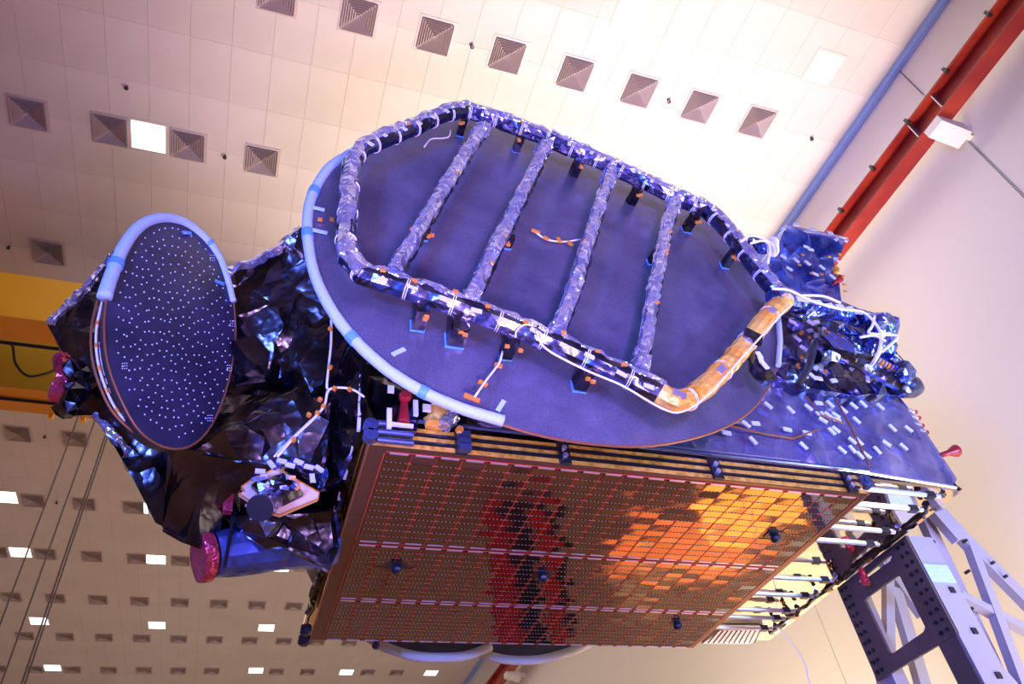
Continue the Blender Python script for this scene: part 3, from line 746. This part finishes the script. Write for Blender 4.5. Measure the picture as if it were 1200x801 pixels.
# ---- upper right foil box
UY = 4.0
ub = foil_slab(P_([(920, 267), (992, 281), (985, 300), (976, 303), (984, 330), (986, 352), (940, 345), (905, 330), (898, 300), (908, 297)], UY), (0, -1, 0), 0, .1, .06, (0, .6, 0), seed=5, ctrl=P_([(945, 300), (915, 300), (970, 305)], UY+.12)).build('upper_foil_box', 'foil_navy', sat)
tabs_on(ub, [(928, 270, 5), (947, 275, 5), (968, 279, 5), (987, 288, -50), (940, 296, 10), (945, 299, 5), (913, 275, -30), (913, 308, 30), (928, 312, 60), (941, 315, 60), (958, 320, 60), (975, 311, 60), (975, 287, -40), (920, 322, 40), (950, 328, 20), (970, 331, 60)], UY, .075, .04, 'pale_tape', -.09)
tabs_on(ub, [(935, 306, 0), (957, 329, 0), (945, 328, 10), (931, 318, 0), (978, 305, 0), (966, 308, 0), (982, 331, 0), (984, 349, 0), (983, 341, 0)], UY, .04, .025, 'kapton', -.10, 'amber_tape')
MB().bar(ony(920, 267, UY)+V((0, -.02, .01)), ony(992, 281, UY)+V((0, -.02, .01)), .03, .02).build('top_edge_rail', 'silver', sat)
mid = foil_slab(P_([(905, 330), (950, 345), (986, 352), (1030, 372), (1035, 390), (980, 380), (905, 366)], 3.8), (0, -1, 0), 0, .1, .04, (0, .3, 0), seed=15).build('shoulder_blanket', 'foil_blue', sat)
def nozzle(px, py, y, ax, r, L, m='foil_pink', nm='thruster_cover'):
    c = ony(px, py, y); o = MB().lathe(c, ax, [(0, r*.35), (L*.5, r*.45), (L*.8, r*.8), (L, r), (L+.01, r*.9)], 14).build(nm, m, sat, smooth=True); return o
nozzle(977, 332, UY-.02, (1, 0, .9), .055, .17, 'red')
nozzle(1102, 533, YF, (1, -.1, .28), .055, .2, 'red')
MB().lathe(ony(980, 320, UY), (.3, 0, 1), [(0, .03), (.07, .05), (.08, .02)], 8).build('amber_fitting', 'kapton', sat)
for (a, b) in ((1062, 482), (1066, 489), (1070, 498), (1075, 506)):
    c = ony(a, b, YF+.02); o = MB().lathe(c, (1, 0, .1), [(0, .03), (.05, .03), (.06, .022), (.085, .022)], 10).build('connector', 'silver', sat)
    MB().lathe(c+V((.085, 0, .0085)), (1, 0, .1), [(0, .02), (.035, .02)], 10).build('connector_cap', 'red', o)
MB().prism([V((5.4, 3.75, 4.5)), V((5.4, 3.75, 4.75)), V((5.46, 4.1, 4.75)), V((5.46, 4.1, 4.5))], (.03, 0, 0)).build('side_plate', 'silver', sat)

# ---- left module (nadir end)
mp = [((352, 268), 4.0), ((320, 292), 4.2), ((265, 318), 4.4), ((225, 300), 4.6), ((135, 290), 4.75), ((110, 322), 4.8), ((55, 379), 4.85), ((72, 410), 4.85), ((92, 440), 4.85), ((75, 486), 4.75), ((108, 486), 4.8), ((133, 520), 4.85), ((160, 568), 4.9), ((182, 612), 4.95), ((235, 640), 4.95), ((262, 632), 4.8), ((330, 600), 4.6), ((402, 560), 4.15), ((425, 505), 3.85), ((432, 440), 3.75), ((425, 350), 3.75), ((400, 260), 3.75)]
md_ = foil_slab([ony(p[0], p[1], y) for p, y in mp], (0, -1, 0), 0, .11, .065, (-.12, .62, .50), seed=11, ctrl=[ony(240, 450, 4.75), ony(330, 350, 4.9), ony(330, 450, 4.7), ony(360, 420, 4.4), ony(390, 470, 4.5), ony(300, 520, 4.3), ony(250, 540, 4.25), ony(200, 560, 4.9), ony(235, 590, 4.5), ony(150, 430, 4.9), ony(100, 380, 4.6), ony(125, 450, 4.6), ony(395, 380, 4.3)]).build('payload_blanket', 'foil_dark', sat)
# ledge fold (upper edge of lower skirt)
def sheet(poly, m, name, seed, amp=.05, sp=.12, thick=(0, .05, 0), par=None):
    return foil_slab([ony(a, b, y) for a, b, y in poly], (0, -1, 0), 0, sp, amp, thick, seed=seed).build(name, m, par or sat)
sheet([(262, 505, 4.0), (300, 480, 4.1), (375, 445, 4.0), (388, 470, 3.95), (382, 540, 4.05), (372, 560, 4.15), (330, 545, 4.2), (255, 532, 4.15), (230, 528, 4.15)], 'foil_dark', 'folded_blanket', 31, .08)
sheet([(274, 400, 4.15), (300, 392, 4.1), (316, 410, 4.1), (312, 440, 4.15), (276, 445, 4.2)], 'foil_dark', 'folded_blanket', 32, .08)
sheet([(205, 527, 4.2), (250, 530, 4.15), (330, 545, 4.2), (290, 560, 4.35), (262, 590, 4.5), (236, 640, 4.6), (190, 618, 4.7), (200, 580, 4.5)], 'foil_dark', 'lower_blanket', 33, .10)
sheet([(352, 425, 3.9), (372, 395, 3.85), (385, 410, 3.85), (380, 450, 3.9), (366, 455, 3.95)], 'foil_dark', 'folded_blanket', 34, .06)
# silver upper edges
MB().tube([ony(a, b, 4.7) for a, b in [(132, 300), (112, 322), (88, 350), (58, 378)]], .035, 7, .5, step=.06).build('silver_edge_fold', 'foil_tube', sat)
MB().tube([ony(a, b, 4.15) for a, b in [(266, 318), (300, 306), (325, 292), (352, 268)]], .035, 7, .5, step=.06).build('silver_edge_fold', 'foil_tube', sat)
MB().tube([ony(a, b, 4.7) for a, b in [(110, 486), (135, 508), (150, 530)]], .02, 7, .5, step=.06).build('silver_edge_fold', 'foil_tube', sat)
MB().tube([ony(a, b, 4.6) for a, b in [(72, 418), (76, 440), (66, 465)]], .055, 8, .18, step=.05).build('pink_tube_cover', 'foil_pink', sat)
MB().tube([ony(a, b, 4.55) for a, b in [(88, 430), (92, 460), (75, 484)]], .07, 7, .4, step=.05).build('crumpled_edge_foil', 'foil_dark', sat)
# tabs line along bus lower left edge
random.seed(5)
prv = None
for i in range(12):
    t = i/11
    p = V((.52, 3.72+t*2.1, 4.42)) if i > 3 else V((.52, 3.72, 4.42+(3-i)*.12+.0))
    if i > 3: p.y = 3.72+(i-3)*.26
    o = MB().box((0, 0, 0), (.02, .1 if i > 3 else .02, .06 if i > 3 else .1)).build('edge_tab', 'pale_tape', sat) if prv is None or i == 4 else link('edge_tab', prv, sat)
    prv = o.data; o.location = p
MB().tube([(.54, 3.72, 4.9), (.54, 3.74, 4.42), (.54, 6.4, 4.42)], .035, 6, .3, step=.08).build('edge_wrap', 'foil_dark', sat)
# small cables
ws = wire(sat, [(388, 360), (388, 400), (385, 430), (383, 452), (385, 456)], 3.68, .008)
wire(sat, [(427, 465), (415, 457), (400, 454), (385, 457), (380, 475), (366, 492), (345, 512), (325, 535)], 3.66, .008)
wire(sat, [(385, 457), (378, 478), (362, 494), (340, 515), (321, 535)], 3.68, .006)
for (a, b) in [(387, 385), (387, 430), (392, 455), (410, 456), (379, 476), (372, 484), (344, 515), (375, 468), (362, 486)]:
    c = ony(a, b, 3.65); o = MB().box((0, 0, 0), (.025, .025, .02)).build('amber_tape', 'kapton', sat); o.location = c; o.rotation_euler = (0, .6, 0)
# red fitting and gold crumple above array
c = ony(472, 492, 3.62)
b = MB().box(c, (.17, .08, .16)).build('sensor_box', 'foil_bar', sat)
MB().lathe(ony(474, 468, 3.55), (0, -1, .2), [(0, .035), (.03, .04), (.05, .035)], 12).tube([ony(474, 468, 3.55), ony(473, 495, 3.55)], lambda t: .02+.02*t, 8).build('red_cover', 'red', b)
for (a, b2, w_, h_) in [(456, 490, .03, .15), (471, 498, .14, .02), (458, 456, .04, .05), (487, 478, .03, .12), (511, 470, .05, .04), (500, 478, .05, .05)]:
    p = ony(a, b2, 3.55); o = MB().box((0, 0, 0), (w_, .02, h_)).build('tape_tab', 'pale_tape', b); o.location = p
MB().tube(P_([(508, 500), (512, 482), (528, 474)], 3.6), .06, 8, .35, step=.04).build('gold_crumple', 'foil_gold', sat)
MB().tube(P_([(520, 498), (530, 486)], 3.55), .05, 8, .35, step=.04).build('silver_crumple', 'foil_tube', sat)
MB().lathe(ony(538, 505, 3.55), (0, -1, 0), [(0, .028), (.03, .024)], 6).build('amber_fitting', 'kapton', sat)
# dark infill foil right of module, above the array's left end
sheet([(432, 440, 3.76), (470, 445, 3.76), (530, 480, 3.78), (600, 503, 3.78), (600, 512, 3.8), (430, 503, 3.8)], 'foil_dark', 'lower_front_blanket', 41, .05, .1)

# ---- small reflector
al = math.radians(38)
n0 = V((math.sin(al), -math.cos(al), 0)); c0 = ony(196, 390, 3.95)
so = [(190, 256), (170, 262), (150, 282), (133, 318), (124, 355), (122, 390), (126, 425), (138, 460), (158, 498), (180, 518), (205, 526), (228, 520), (248, 498), (264, 460), (273, 420), (276, 385), (272, 345), (262, 310), (243, 280), (220, 262)]
s3 = smoothpath([onp(a, b, c0, n0) for a, b in so]+[onp(*so[0], c0, n0)], 3)[:-1]
cs = sum(s3, V((0, 0, 0)))/len(s3)
vs = []; NR = 8; n_ = len(s3)
for k in range(NR, 0, -1):
    f_ = k/NR
    for p in s3: vs.append(cs+(p-cs)*f_+n0*.06*(1-f_*f_))
vs.append(cs+n0*.06)
fs = [(k*n_+i, k*n_+(i+1) % n_, (k+1)*n_+(i+1) % n_, (k+1)*n_+i) for k in range(NR-1) for i in range(n_)] + [((NR-1)*n_+i, (NR-1)*n_+(i+1) % n_, NR*n_) for i in range(n_)]
nf = len(vs); mb = MB().add(vs+[v-n0*.02 for v in vs], fs+[tuple(i+nf for i in f)[::-1] for f in fs])
SR = mb.build('small_reflector', 'refl_dark', sat, smooth=True)
rimm = MB(); k_ = len(s3)
rimm.add([p for p in s3]+[p-n0*.09+(cs-p)*.02 for p in s3], [(i, (i+1) % k_, (i+1) % k_+k_, i+k_) for i in range(k_)])
rm = rimm.build('reflector_backing', 'steel', SR)
MB().tube(s3+[s3[0]], .008, 6, caps=False).build('reflector_edge', 'rim', SR)
gp_ = smoothpath([onp(a, b, c0, n0)+n0*.01 for a, b in [(121, 349), (130, 322), (145, 288), (165, 264), (190, 256), (215, 261), (238, 278), (256, 302), (266, 330), (272, 354)]], 4)
MB().tube(gp_, lambda t: .046*(1-.45*t), 12, .03, step=.03).build('foam_guard', 'foam', SR, smooth=True)
for i in (5, 25): MB().tube([gp_[i], gp_[i+1].lerp(gp_[i], .3)], .05 if i < 9 else .036, 12).build('blue_tape_band', 'blue_tape', SR)
dots = MB(); random.seed(3)
u0 = V((math.cos(al), math.sin(al), 0))
def dot(px, py, r=.0055):
    p = onp(px, py, c0, n0); rr = (p-cs); 
    f2 = min(1, max(abs(rr.dot(u0))/.75, 0)**2*.5+max(abs(rr.z)/.9, 0)**2*.5)
    dots.lathe(p+n0*(.065*(1-min(1, f2))+.002), n0, [(0, r), (.004, r*.8)], 6)
pts = []
for ringk in range(1, 13):
    nn = int(3+ringk*4.3)
    for k in range(nn):
        th = 2*PI*k/nn+ringk*1.7
        px = 196+ringk*5.9*math.cos(th); py = 388+ringk*10.6*math.sin(th)
        if inpoly(px, py, [(196+(a-196)*.93, 388+(b_-388)*.93) for a, b_ in so]): dot(px+random.uniform(-2, 2), py+random.uniform(-2, 2))
for (a, b_) in ((242, 302), (264, 380), (238, 490), (260, 432), (137, 430)):
    for k in range(9):
        if inpoly(a+(k % 3)*2.5, b_+(k//3)*3, so): dot(a+(k % 3)*2.5, b_+(k//3)*3, .0035)
tag(dots.build('target_dots', 'dot', SR), kind='stuff')
for (a, b_, ang) in [(216, 275, -40), (254, 333, -20)]:
    p = onp(a, b_, c0, n0)+n0*.03; o = MB().box((0, 0, 0), (.08, .01, .025)).build('tape_strip', 'blue_tape', SR); o.location = p; o.rotation_euler = (0, math.radians(ang), al)
for off, m in ((0, 'cable'), (5, 'cable'), (-6, 'rim')):
    pp = smoothpath([onp(a+off, b_, c0-n0*.06, n0) for a, b_ in [(120, 352), (113, 385), (114, 420), (124, 455), (140, 485), (165, 508), (182, 518)]], 4)
    MB().tube(pp, .008, 6).build('edge_cable', m, SR)
    if off == 0:
        for k in range(3, len(pp)-2, 3): MB().lathe(pp[k], pp[k+1]-pp[k], [(0, .011), (.03, .011)], 8).build('amber_tape', 'kapton', SR)

# ---- camera / sensor on diamond plate
SY_ = 4.15
outer = P_([(283, 570), (296, 561), (326, 547), (338, 556), (374, 577), (373, 584), (328, 603), (318, 600), (320, 596), (298, 590), (280, 578), (287, 576)], SY_)
inner = P_([(294, 571), (330, 557), (356, 581), (330, 594), (312, 588)], SY_+.001)
sp_ = MB().prism(outer, (0, .03, .0)).build('star_sensor_plate', 'cream', sat)
MB().tube(outer+[outer[0]], .006, 5, caps=False).build('plate_edge', 'kapton', sp_)
foil_slab([p+V((0, -.03, 0)) for p in inner], (0, -1, 0), 0, .05, .035, (0, .03, 0), seed=17, bulge=.02).build('sensor_foil', 'foil_dark', sp_)
c = ony(318, 584, SY_-.05); cb = ony(306, 594, SY_-.22); ax = cb-c
MB().lathe(c, ax, [(0, .075), (ax.length, .078)], 20).build('sensor_barrel', 'foil_bar', sp_)
MB().lathe(cb, ax, [(-.0, .078), (.02, .079), (.021, .074)], 24).build('sensor_cap', 'black', sp_)
for k in range(6):
    th = k*PI/3; a1 = ax.orthogonal().normalized(); b1 = a1.cross(ax.normalized()); MB().lathe(cb+(a1*math.cos(th)+b1*math.sin(th))*.08, ax, [(0, .008), (.02, .008)], 8).build('screw', 'silver', sp_)
random.seed(8)
for k in range(16):
    p = ony(random.uniform(296, 352), random.uniform(556, 588), SY_-.07)
    o = MB().box((0, 0, 0), (.04, .012, .02)).build('tape_tab', random.choice(('kapton', 'pale_tape', 'blue_metal')), sp_); o.location = p; o.rotation_euler = (.3, random.uniform(-1, 1), 0)
for (a, b_, an) in [(318, 544, 50), (340, 545, 10), (362, 547, 10), (374, 549, 35), (366, 560, 80), (305, 552, 0), (330, 540, 10), (350, 541, 20)]:
    p = ony(a, b_, 4.05); o = MB().box((0, 0, 0), (.06, .012, .03)).build('tape_tab', 'pale_tape', sp_); o.location = p; o.rotation_euler = (0, math.radians(an), 0)
MB().tube(P_([(318, 545), (340, 543), (366, 546), (378, 552), (374, 575)], 4.15), .035, 7, .45, step=.04).build('crumpled_foil', 'foil_crumple', sp_)

# ---- horn with pink cover
hl = onz(262, 646, 4.62); 
A = ony(246, 650, 4.72); B_ = ony(385, 628, 4.9)
ax = (B_-A)
hn = MB().tube([A.lerp(B_, .03), A.lerp(B_, .3), A.lerp(B_, .65), B_], lambda t: .15+.06*t, 14, .05, step=.08).build('feed_horn', 'foil_blue', sat)
hn.data.materials[0] = foil('blue_horn_foil', (.06, .10, .42), (.14, .20, .65), .36, .8, .3, 4)
MB().tube([A.lerp(B_, .0), A.lerp(B_, -.09)], .165, 18, .04, step=.04).build('pink_horn_cover', 'foil_pink', hn)
pr = A.lerp(B_, .14)
MB().tube([pr+V((0, -.17, .2)), pr+V((0, -.17, -.2))], .012, 8).build('guy_rod', 'black', hn)
sheet([(262, 600, 4.6), (300, 605, 4.45), (390, 600, 4.4), (398, 640, 4.5), (385, 666, 4.6), (340, 640, 4.5), (285, 622, 4.55)], 'foil_dark', 'horn_blanket', 44, .09)
sheet([(262, 560, 4.45), (276, 563, 4.4), (272, 598, 4.45), (261, 598, 4.5)], 'foil_pink', 'red_lens_strip', 45, .01, .08)
# small bits at the array's lower left corner
for (a, b_, r) in [(359, 733, .045), (357, 745, .05)]:
    MB().lathe(onz(a, b_, SZ+.03)+V((0, 0, 0)), (0, 0, -1), [(0, r), (.06, r*1.1), (.08, r*.6)], 12).build('corner_knob', 'black', sat)
MB().tube(smoothpath([onz(a, b_, 4.3) for a, b_ in [(372, 693), (364, 702), (368, 712), (362, 722), (360, 733)]], 4), .01, 6).build('corner_cable', 'black', sat)
MB().prism([onz(a, b_, 4.45) for a, b_ in [(357, 664), (386, 662), (380, 690), (370, 691)]], (0, 0, .04)).build('corner_bracket', 'alu', sat)
MB().lathe(onz(441, 752, SZ+.01), (0, 0, -1), [(0, .03), (.04, .04), (.06, .02)], 10).build('corner_knob', 'black', sat)

# ---- rear reflectors seen below the far edge of the array
def rear(pts, y, nm):
    arc = smoothpath([ony(a, b_, y) for a, b_ in pts], 6)
    top = [p+V((0, 0, 0)) for p in arc]; c = (arc[0]+arc[-1])/2+V((0, 0, .5))
    full = arc+[arc[-1]+V((.05, 0, .6)), c+V((0, 0, 1.2)), arc[0]+V((-.05, 0, .6))]
    o = MB().prism(full, (0, .03, 0)).build(nm, 'refl', sat)
    MB().tube(arc, .045, 12, .03, step=.05).build('foam_guard', 'foam_rear', o, smooth=True)
    return o
rear([(430, 745), (450, 757), (480, 767), (510, 770), (545, 768), (575, 757)], 6.95, 'rear_reflector')
rear([(535, 750), (560, 763), (590, 772), (625, 773), (655, 767), (680, 758), (700, 748)], 7.15, 'rear_reflector')

# ================================================================ SUPPORT STAND
st = empty('support_stand'); tag(st, 'lavender grey steel lattice stand with bolted plate at lower right', 'stand')
PX = 5.42
def XP(l, x=PX): return [onx(a, b_, x) for a, b_ in l]
def z_(px, py): return (900+px/3.323, 560+py/3.323)
outer = XP([z_(250, 385), z_(425, 790), z_(740, 615), z_(520, 200), z_(500, 190)]); 
outer = [V((PX, p.y, p.z)) for p in outer]
ytop0 = outer[0].y; ytop1 = outer[3].y
outer = [V((PX, outer[1].y, 4.40)), V((PX, outer[1].y, outer[1].z)), V((PX, outer[2].y, outer[1].z)), V((PX, outer[2].y, 4.40))]
holes = [[z_(375, 475), z_(385, 462), z_(500, 380), z_(513, 382), z_(612, 580), z_(605, 598), z_(485, 682), z_(470, 678)],
         [z_(430, 240), z_(445, 235), z_(482, 305), z_(476, 322), z_(362, 405), z_(345, 402), z_(300, 330), z_(330, 290)]]
def plate_with_holes(outer, holes, x, t):
    pts = [V((p.y, p.z)) for p in outer]; loops = [list(range(len(outer)))]
    for h in holes:
        k = len(pts); hp = [onx(a, b_, x) for a, b_ in h]; hp = [V((p.x, p.y, min(p.z, 4.345-.001*q))) for q, p in enumerate(hp)]; pts += [V((p.y, p.z)) for p in hp]; loops.append(list(range(k, k+len(hp))))
    edges = [(l[i], l[(i+1) % len(l)]) for l in loops for i in range(len(l))]
    r = delaunay_2d_cdt(pts, edges, [], 0, 1e-6)
    vs2 = r[0]; 
    def inside2(q, poly): return inpoly(q.x, q.y, [(p.x, p.y) for p in poly])
    polys = [[pts[i] for i in l] for l in loops]
    fs = []
    for f in r[2]:
        c = sum((vs2[i] for i in f), V((0, 0)))/len(f)
        if inside2(c, polys[0]) and not any(inside2(c, h) for h in polys[1:]): fs.append(tuple(f))
    n = len(vs2); mb = MB(); vs = [(x, q.x, q.y) for q in vs2]+[(x+t, q.x, q.y) for q in vs2]
    mb.add(vs, fs+[tuple(i+n for i in f)[::-1] for f in fs]+[(a, a+n, b_+n, b_) for a, b_ in r[1] if any(True for l in [0])and (len([f for f in fs if a in f and b_ in f]) == 1)])
    return mb
pp_ = plate_with_holes(outer, holes, PX, .03).build('gusset_plate', 'plate', st)
ya, yb_ = outer[2].y, outer[0].y; zb_ = outer[1].z
for col_y, nn in ((yb_-.05, 12), (yb_-.11, 12), (ya+.06, 12), (ya+.13, 12)):
    for k in range(nn):
        if k in (5, 6) and nn == 9: continue
        MB().lathe((PX-.012, col_y, zb_+.06+k*.085), (1, 0, 0), [(0, .017), (.014, .017)], 8).build('bolt', 'black', pp_)
# corner column
MB().box((PX+.16, ya+.02, 2.2), (.28, .04, 4.4)).build('column', 'stand', st)
MB().box((PX+.02, ya+.12, (zb_)/2), (.03, .2, zb_)).build('column', 'plate', st)
MB().box((PX+.3, ya+.10, 2.2), (.03, .16, 4.4)).build('column', 'stand', st)
MB().box((PX+.12, yb_-.08, zb_/2+.3), (.15, .14, zb_+.6)).build('column', 'stand', st)
tpc = MB().box((PX+.16, ya-.003, 4.05), (.27, .01, .16)).build('blue_tape_patch', 'foam', st)
for z in (3.9, 3.55, 3.2, 2.9):
    MB().box((PX+.2, ya-.006, z), (.05, .012, .05)).build('square_hole', 'black', st)
def fbar(a, b_, w_, y, t=.08, m='stand', nm='lattice_bar'):
    y = y+random.uniform(-.015, .015); t = t+random.uniform(-.008, .008)
    p = ony(*a, y); q = ony(*b_, y); return MB().bar(p, q, t, w_, V((0, 1, 0)) if False else (q-p).cross(V((0, 1, 0)))).build(nm, m, st)
SYF = ya+.08
# bars measured on the picture, standing in the frame's own plane
b1 = fbar((1090, 592), (1215, 718), .13, SYF)
fbar((1098, 600), (1126, 632), .19, SYF-.02)
fbar((1082, 606), (1180, 815), .12, SYF+.1)
fbar((1136, 638), (1202, 815), .085, SYF)
fbar((1124, 698), (1215, 745), .07, SYF)
fbar((1125, 735), (1190, 810), .08, SYF)
for (a, b_, w_) in (((1000, 665), (1040, 815), .10), ((1040, 640), (1042, 815), .09), ((1048, 690), (1085, 815), .12), ((1020, 640), (1080, 722), .07), ((1015, 700), (1045, 770), .06)):
    fbar(a, b_, w_, yb_+.1)
for (a, b_) in [(1109, 604), (1118, 614), (1133, 632), (1165, 658), (1180, 674), (1095, 634), (1103, 658), (1136, 668), (1124, 702), (1140, 712)]:
    p = ony(a, b_, SYF-.07); MB().lathe(p, (0, 1, 0), [(0, .014), (.05, .014)], 8).build('bolt', 'black', st)
MB().box((PX+.5, (ya+yb_)/2, .05), (2.2, 1.4, .1)).build('base', 'stand', st)
MB().box((PX+.15, ya-.0, 1.2), (.34, .3, 2.4)).build('column_base', 'plate', st)
# pink tagged item hanging below the radiator
pk = onx(1008, 668, 5.25)
MB().lathe(pk+V((0, 0, -.13)), (0.1, 0, 1), [(0, .04), (.12, .034), (.16, .014)], 10).build('pink_tag_cover', 'foil_pink', sat)
# dangling cord
MB().tube(smoothpath([onx(a, b_, 5.3) for a, b_ in [(905, 730), (922, 745), (937, 765), (946, 785), (951, 805)]]+[onx(951, 805, 5.3)+V((.02, 0, -1.2))], 6), .006, 6).build('hanging_cord', 'cable', sat)

# ================================================================ things on the hall floor, seen mirrored in the array
def curtain(x, y, w_, h, m, lab):
    t = MB(); n = 24; pts = [(x+w_*k/n, y+.07*math.sin(k*1.9)) for k in range(n+1)]
    t.add([(a, b_, .05) for a, b_ in pts]+[(a, b_, h) for a, b_ in pts]+[(a, b_+.02, .05) for a, b_ in pts]+[(a, b_+.02, h) for a, b_ in pts],
          [(k, k+1, n+1+k+1, n+1+k) for k in range(n)]+[(2*n+2+k, 3*n+3+k, 3*n+4+k, 2*n+3+k) for k in range(n)])
    tag(t.build('screen_curtain', m), lab, 'curtain', 'hanging screens mirrored in the solar array')
curtain(3.50, 10.1, .42, 2.9, 'red_cloth', 'red hanging curtain mirrored at left in the solar array')
curtain(3.92, 10.2, .42, 2.9, 'black_cloth', 'black hanging curtain mirrored between red ones in the array')
curtain(4.36, 10.1, .28, 2.9, 'red_cloth', 'narrow red curtain mirrored right of the black one')
curtain(4.66, 10.3, .22, 2.3, 'black_cloth', 'narrow black curtain mirrored right of the narrow red one')
